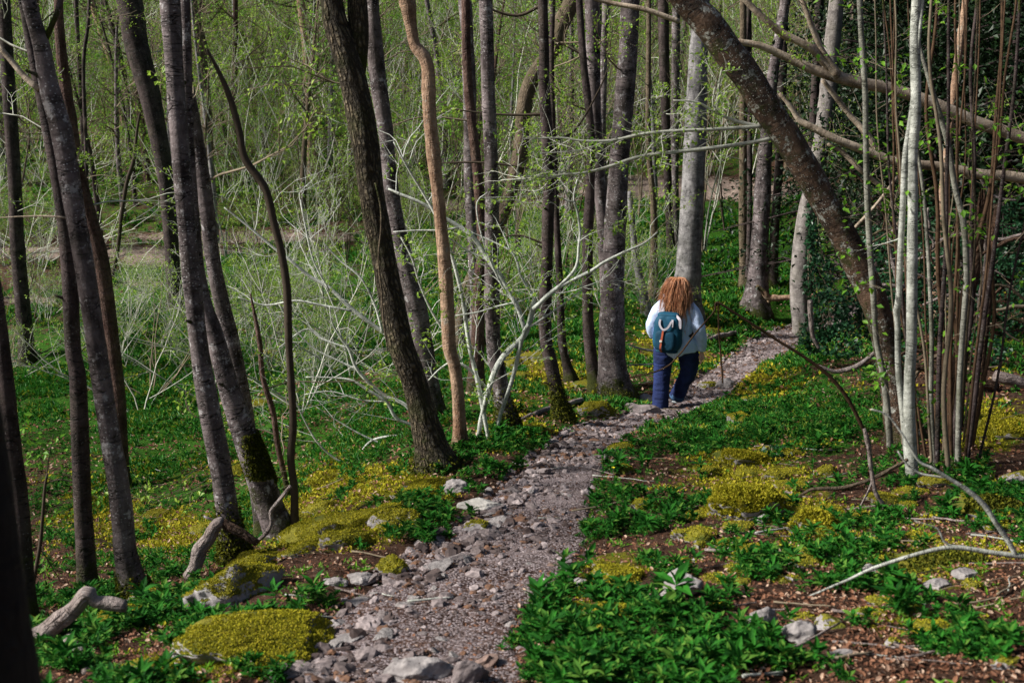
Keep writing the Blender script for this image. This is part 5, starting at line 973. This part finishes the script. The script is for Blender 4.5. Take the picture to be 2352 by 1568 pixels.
# ------------------------------------------------------------------ the walker
def remesh(name, parts, vox, m, sm=4, parent=None):
    V, F = join([(np.asarray(v, float), np.asarray(f)) for v, f in parts]); me = mesh_np(name + '_src', V, F, None); o = bpy.data.objects.new(name + '_src', me); COL.objects.link(o)
    a = o.modifiers.new('r', 'REMESH'); a.mode = 'VOXEL'; a.voxel_size = vox; b = o.modifiers.new('s', 'SMOOTH'); b.iterations = sm; b.factor = .5
    dg = bpy.context.evaluated_depsgraph_get(); dg.update(); me2 = bpy.data.meshes.new_from_object(o.evaluated_get(dg)); bpy.data.objects.remove(o); me2.name = name
    me2.materials.clear(); me2.materials.append(m); me2.polygons.foreach_set('use_smooth', np.ones(len(me2.polygons), bool)); return obj(name, me2, parent)
def loft(pts, rx, ry=None, k=20, yaw=0, step=.03):
    P = np.array(pts, float); rx = np.array(rx, float) * np.ones(len(P)); ry = rx if ry is None else np.array(ry, float) * np.ones(len(P)); X = cr(np.column_stack([P, rx, ry]), max(6, int(np.linalg.norm(np.diff(P, axis=0), axis=1).sum() / step))); m = len(X)
    T = np.gradient(X[:, :3], axis=0); T /= np.linalg.norm(T, axis=1)[:, None]; ref = np.array([0, 1., 0]) if abs(T[:, 1]).mean() < .8 else np.array([0, 0, 1.])
    U = np.cross(ref, T); U /= np.linalg.norm(U, axis=1)[:, None]; W = np.cross(T, U); a = np.arange(k) * 6.28318 / k
    V = X[:, None, :3] + U[:, None] * (X[:, 3, None] * np.cos(a))[..., None] + W[:, None] * (X[:, 4, None] * np.sin(a))[..., None]; V = V.reshape(-1, 3); i = np.arange(m - 1)[:, None] * k; j = np.arange(k)[None]; j2 = (j + 1) % k
    F = [np.stack([i + j, i + j2, i + k + j2], 2).reshape(-1, 3), np.stack([i + j, i + k + j2, i + k + j], 2).reshape(-1, 3)]; V = np.vstack([V, X[0, :3], X[-1, :3]]); c0, c1 = len(V) - 2, len(V) - 1; jj = np.arange(k); F += [np.stack([np.full(k, c0), (jj + 1) % k, jj], 1), np.stack([np.full(k, c1), (m - 1) * k + jj, (m - 1) * k + (jj + 1) % k], 1)]
    return V, np.vstack(F)
def ball(c, r, sub=3): V, F = ICO[sub]; return V * np.array(r) + np.array(c), F
M['skin'] = plain('skin', (.72,.42,.34), .55, .1); M['shirt'] = plain('shirt_cloth', (.54,.67,.95), .85, .5, 60, .10, 9); M['denim'] = plain('denim', (.012,.022,.085), .9, .8, 90, .55, 7); M['denimhem'] = plain('denim_hem', (.05,.11,.22), .9, .6, 90, .3, 30)
M['teal'] = plain('rucksack_cloth', (.006,.062,.115), .7, .4, 90, .2, 12); M['teald'] = plain('rucksack_dark_cloth', (.004,.042,.08), .75, .4, 90, .2, 12); M['web'] = plain('grey_webbing', (.42,.40,.45), .8, .4, 300, .1); M['tan'] = plain('tan_leather_strap', (.42,.10,.05), .55, .2, 200, .2); M['metal'] = plain('buckle_metal', (.6,.55,.5), .35, 0); M['shoe'] = plain('shoe_fabric', (.025,.03,.04), .7, .4, 200, .3); M['sole'] = plain('shoe_sole', (.38,.42,.45), .7, .2); M['blk'] = plain('black_strap', (.01,.01,.012), .7, .2)
hm, hnt, hb_ = mat('auburn_hair'); HN = NT(hnt); HN.link(HN.mix(HN.rnd(), (.15,.052,.024), (.74,.36,.18)), hb_.inputs['Base Color']); hb_.inputs['Roughness'].default_value = .45; M['hair'] = hm
F0_ = hit(1524, 944); PX = F0_[0] + .115; PY = F0_[1] + .02; PZ = F0_[2]
YAW = math.radians(-20); person = empty('person', (PX, PY, PZ), 'woman with long auburn hair, pale blue shirt and jeans walking away down the path', 'person', rz=YAW)
body = [loft([(0,0,.86),(0,-.01,1.0),(0,-.02,1.18),(0,-.015,1.32),(0,0,1.39)], [.165,.14,.15,.155,.08], [.11,.10,.105,.09,.06]), loft([(0,0,1.34),(0,.01,1.42),(0,.015,1.47)], [.055,.05,.05]),
 ball((0,.02,1.535), (.078,.095,.108)), ball((0,.085,1.50), (.045,.04,.05)), ball((0,.118,1.515), (.013,.018,.02), 2), ball((-.08,.02,1.53), (.012,.02,.03), 2), ball((.08,.02,1.53), (.012,.02,.03), 2),
 loft([(-.10,0,.90),(-.115,-.01,.70),(-.125,-.03,.47),(-.125,-.06,.28),(-.125,-.085,.07)], [.095,.085,.055,.05,.034]), loft([(.10,.01,.90),(.13,.10,.70),(.125,.16,.49),(.05,.20,.30),(-.02,.22,.13)], [.095,.085,.055,.05,.034]),
 loft([(-.125,-.085,.07),(-.13,0,.035),(-.135,.08,.03)], [.035,.035,.03]), loft([(-.02,.22,.13),(-.025,.29,.09),(-.03,.35,.06)], [.035,.035,.03]),
 loft([(-.16,0,1.34),(-.225,-.01,1.22),(-.265,-.02,1.08),(-.27,.06,.95),(-.255,.15,.85)], [.05,.045,.038,.033,.024]), loft([(.16,0,1.34),(.225,-.02,1.22),(.27,-.04,1.08),(.295,-.01,.93),(.315,.03,.775)], [.05,.045,.038,.033,.022])]
def hand(w, side, d):
    w = np.array(w); d = np.array(d, float); d /= np.linalg.norm(d); ax = np.cross(d, [0, 0, 1]) if abs(d[2]) < .8 else np.array([0, 1., 0]); ax = ax - d * ax.dot(d); ax /= np.linalg.norm(ax); nn = np.cross(d, ax) * side; out = [loft([w - d * .02, w + d * .04, w + d * .085], [.02,.034,.036], [.02,.016,.014], k=12, step=.015)]
    for i, (L, o) in enumerate(((.062,-.028), (.074,-.010), (.068,.009), (.052,.027))):
        b = w + d * .08 + ax * o; out.append(loft([b, b + d * L * .45 + nn * .006, b + d * L * .8 + nn * .022, b + d * L * .92 + nn * .036], [.0088,.0085,.0078,.0065], k=8, step=.008))
    b = w + d * .03 - ax * .026; out.append(loft([b, b + d * .03 - ax * .022 + nn * .01, b + d * .055 - ax * .03 + nn * .022], [.011,.0095,.0075], k=8, step=.008)); return out
body += hand((.317,.035,.755), -1, (.08,.12,-1)) + hand((-.25,.165,.835), 1, (.15,.35,-.9))
remesh('body', body, .0055, M['skin'], 3, person)
for sx in (-.03, .03): e = ball((sx, .107, 1.545), (.011,.009,.008), 2); obj('eye', mesh_np('eye', e[0], e[1], M['blk']), person)
def wrinkle(o, amp, f, sd):
    me = o.data; k = len(me.vertices); co = np.empty(k * 3, np.float32); me.vertices.foreach_get('co', co); co = co.reshape(-1, 3); no = np.empty(k * 3, np.float32); me.vertices.foreach_get('normal', no); no = no.reshape(-1, 3)
    d = fbm(co[:, 0] * f[0], co[:, 1] * f[1], co[:, 2] * f[2], o=3, s=sd); d = 1 - np.abs(d) * 2; me.vertices.foreach_set('co', (co + no * (d * amp)[:, None]).astype(np.float32).ravel()); me.update()
tr = remesh('trousers', [loft([(0,0,.98),(0,0,.90),(0,.005,.80)], [.19,.225,.20], [.14,.165,.13]), loft([(-.115,0,.88),(-.135,-.01,.72),(-.14,-.025,.48),(-.142,-.055,.25),(-.14,-.075,.035)], [.125,.118,.100,.092,.098], [.13,.12,.10,.095,.10]),
 loft([(.115,.01,.88),(.15,.09,.70),(.145,.15,.49),(.07,.19,.29),(.0,.21,.115)], [.125,.122,.102,.085,.088], [.13,.12,.10,.09,.09])], .010, M['denim'], 3, person); wrinkle(tr, .010, (6, 6, 18), 3)
hem = loft([(.018,.2,.155),(-.002,.212,.108)], [.09,.094], [.093,.096], step=.02); obj('trouser_cuff', mesh_np('trouser_cuff', hem[0], hem[1], M['denimhem']), tr)
sh = remesh('shirt', [loft([(.01,-.01,.80),(.01,-.015,.86),(0,-.02,.97),(0,-.025,1.10),(0,-.02,1.25),(0,-.01,1.34),(0,.0,1.405)], [.265,.255,.225,.215,.205,.175,.085], [.185,.18,.155,.145,.135,.115,.075]),
 loft([(.10,-.10,.75),(.05,-.11,.83),(.0,-.1,.95)], [.10,.15,.16], [.045,.06,.07]),
 loft([(-.15,0,1.335),(-.235,-.01,1.22),(-.285,-.02,1.08),(-.29,.05,.96),(-.27,.14,.865)], [.066,.070,.068,.062,.046]), loft([(.15,0,1.335),(.235,-.02,1.22),(.285,-.04,1.08),(.31,-.01,.94),(.32,.03,.80)], [.066,.070,.070,.066,.046])], .010, M['shirt'], 4, person); wrinkle(sh, .010, (9, 9, 6), 8)
for c in ((.32,.03,.80), (-.27,.14,.865)):
    q = loft([np.array(c) + [0, 0, -.02], np.array(c) + [0, 0, .03]], [.047,.05], step=.02); obj('cuff', mesh_np('cuff', q[0], q[1], M['shirt']), sh)
q = loft([(0,.0,1.38),(0,.005,1.43)], [.075,.068], [.068,.064], step=.015); obj('collar', mesh_np('collar', q[0], q[1], M['shirt']), sh)
for nm, c, pitch in (('shoe', (-.142, -.02, 0), 0), ('shoe', (-.015, .27, .045), -.12)):
    q = remesh(nm, [loft([np.array(c) + (0, -.105, .05), np.array(c) + (0, -.03, .055), np.array(c) + (0, .06, .045), np.array(c) + (0, .14, .03)], [.036,.041,.046,.03], [.045,.05,.035,.02])], .007, M['shoe'], 2, person)
    s_ = remesh('sole', [loft([np.array(c) + (0, -.11, .015), np.array(c) + (0, 0, .013), np.array(c) + (0, .145, .015)], [.04,.043,.038], [.014,.013,.012])], .007, M['sole'], 1, None); s_.parent = q
# hair: cap and long wavy locks
hc = ball((0, .0, 1.548), (.088, .104, .116)); hcap = obj('hair', mesh_np('hair', hc[0], hc[1], M['hair']), person); hr = np.random.RandomState(12); tb = Tubes()
hs = np.random.RandomState(4)
for i in range(2300):
    a = hr.uniform(-math.pi * .96, .0) if hr.rand() < .8 else hr.uniform(-math.pi * 1.1, math.pi * .1); el = hr.uniform(.15, 1.5); o = np.array([math.cos(a) * math.cos(el) * .089, math.sin(a) * math.cos(el) * .105, 1.548 + .118 * math.sin(el)]); L = hr.uniform(.26, .62) * (1.0 if -2.6 < a < -.5 else .85); m = 18
    ou_ = np.array([math.cos(a), math.sin(a), 0]); P = [o]; cl = int(a * 7) * 5 + int(el * 3); cr_ = np.random.RandomState(abs(cl) + 3); ph, fr, am = cr_.uniform(0, 6.28) + hr.normal(0, .5), cr_.uniform(16, 30), hr.uniform(.008, .017); wide = cr_.uniform(.45, 1.25) + hr.normal(0, .14) + (.5 if hr.rand() < .05 else 0); L = L * cr_.uniform(.75, 1.12)
    for j in range(1, m):
        s = j / (m - 1); fall = L * s; rr_ = (.086 + .088 * s ** .85 * wide) ; x_, y_ = ou_[0] * rr_ * 1.05, ou_[1] * rr_ * .9 - .02; k_ = math.sin(min(1, s * 2.8) * 1.57); base_ = o * (1 - k_) + np.array([x_, y_, o[2]]) * k_
        p = base_ + [0, 0, -L * max(0, s - .13 * el) * 1.12]; p = p + np.array([math.sin(fr * fall + ph), math.cos(fr * fall * .9 + ph), 0]) * am * k_; P.append(p)
    tb.add(np.array(P), np.linspace(.0034, .0010, m) * hr.uniform(.7, 1.3), 3)
obj('hair_locks', tb.mesh('hair_locks', M['hair']), hcap)
# rucksack (on her back)
bp = empty('backpack', (PX, PY, PZ + .085), 'teal canvas backpack with grey webbing and a tan leather strap on her back', 'backpack', rz=YAW)
def rbox(c, h, e=4.0, k=5, taper=0):
    V, F = ICO[k - 1]; V = V.copy(); n_ = (np.abs(V) ** e).sum(1) ** (1 / e); V = V / n_[:, None]; V = V * np.array(h); V[:, 0] *= 1 - taper * V[:, 2] / h[2]; return V + np.array(c), F
cx, cy = -.045, -.235
q = rbox((cx, cy, .955), (.165, .085, .225), 3.6, taper=.08); o = obj('bag', mesh_np('bag', q[0], q[1], M['teal']), bp); wrinkle(o, .006, (9, 9, 9), 6)
q = rbox((cx - .01, cy - .075, .875), (.125, .035, .125), 3.2); o = obj('front_pocket', mesh_np('front_pocket', q[0], q[1], M['teald']), bp); wrinkle(o, .004, (12, 12, 12), 9)
q = rbox((cx, cy + .01, 1.165), (.13, .065, .035), 3.0); obj('top_flap', mesh_np('top_flap', q[0], q[1], M['teal']), bp)
def strap(name, pts, w, th, m, par=bp):
    X = cr(np.array(pts, float), 24); T = np.gradient(X, axis=0); T /= np.linalg.norm(T, axis=1)[:, None]; s = np.cross(T, [0, 1., 0]); s /= np.linalg.norm(s, axis=1)[:, None] + 1e-9; nn = np.cross(s, T); V = np.stack([X - s * w - nn * th, X + s * w - nn * th, X + s * w + nn * th, X - s * w + nn * th], 1).reshape(-1, 3); i = np.arange(23)[:, None] * 4; j = np.arange(4)[None]; F = np.stack([i + j, i + (j + 1) % 4, i + 4 + (j + 1) % 4, i + 4 + j], 2).reshape(-1, 4); return obj(name, mesh_np(name, V, F, M[m], False), par)
yb = cy - .10
strap('webbing_handle', [(cx-.075,yb+.012,1.13),(cx-.078,yb-.004,1.08),(cx-.055,yb-.012,1.035),(cx-.02,yb-.016,1.015),(cx+.02,yb-.014,1.04),(cx+.045,yb-.008,1.08),(cx+.06,yb+.01,1.115)], .012, .003, 'web')
strap('webbing_strap', [(cx+.07,yb+.02,1.135),(cx+.072,yb+.005,1.09),(cx+.07,yb,1.05)], .012, .003, 'web')
strap('side_strap', [(cx+.10,cy-.03,1.175),(cx+.150,cy-.06,1.14),(cx+.157,cy-.06,1.08),(cx+.157,cy-.06,1.03)], .016, .004, 'web')
ls = strap('leather_strap', [(cx-.032,yb-.014,1.0),(cx-.04,yb-.02,.93),(cx-.048,yb-.026,.86),(cx-.056,yb-.024,.79),(cx-.05,yb+.01,.735)], .011, .004, 'tan')
q = rbox((cx-.05, yb-.031, .875), (.017,.005,.014), 5, 3); obj('buckle', mesh_np('buckle', q[0], q[1], M['metal']), ls)
strap('shoulder_strap', [(cx-.09,cy+.05,1.17),(-.12,-.06,1.42),(-.12,.06,1.40),(-.13,.13,1.2),(-.15,.02,.95)], .025, .006, 'web')
strap('shoulder_strap', [(cx+.09,cy+.05,1.17),(.12,-.06,1.42),(.12,.06,1.40),(.14,.14,1.2),(.22,.02,1.0),(.19,-.12,.90)], .025, .006, 'blk')
q = rbox((cx, cy - .02, .735), (.13,.055,.018), 4, 4); obj('base_panel', mesh_np('base_panel', q[0], q[1], M['teald']), bp)
# the bank plants: a tiny yellow flower by the path
P = hit(1408, 1105); fl = empty('yellow_flower', P, 'tiny yellow flower in the herbs at the right edge of the path', 'flower'); q = inst(LEAF1[0], LEAF1[1], np.tile([[0, 0, .11]], (6, 1)), rotm(np.arange(6) * 1.047, np.full(6, .4)), np.full(6, .018)); M['yel'] = plain('yellow_petal', (.85,.75,.03), .6)
obj('petals', mesh_np('petals', q[0], q[1], M['yel'], False), fl); tb = Tubes(); tb.add([(0,0,0),(0,.003,.06),(0,0,.11)], .002, 4); obj('stem', tb.mesh('stem', M['twigb']), fl)
for o in [o for p in (VS, VP, VB, VF, VY) for o in p if o.name in used or o.location.z > -400]: pass
for p in (VS, VP, VB, VF, VY, VH):
    for o in p:
        if o.location.z < -400:
            for ch in CH[o.name]: bpy.data.objects.remove(ch)
            bpy.data.objects.remove(o)
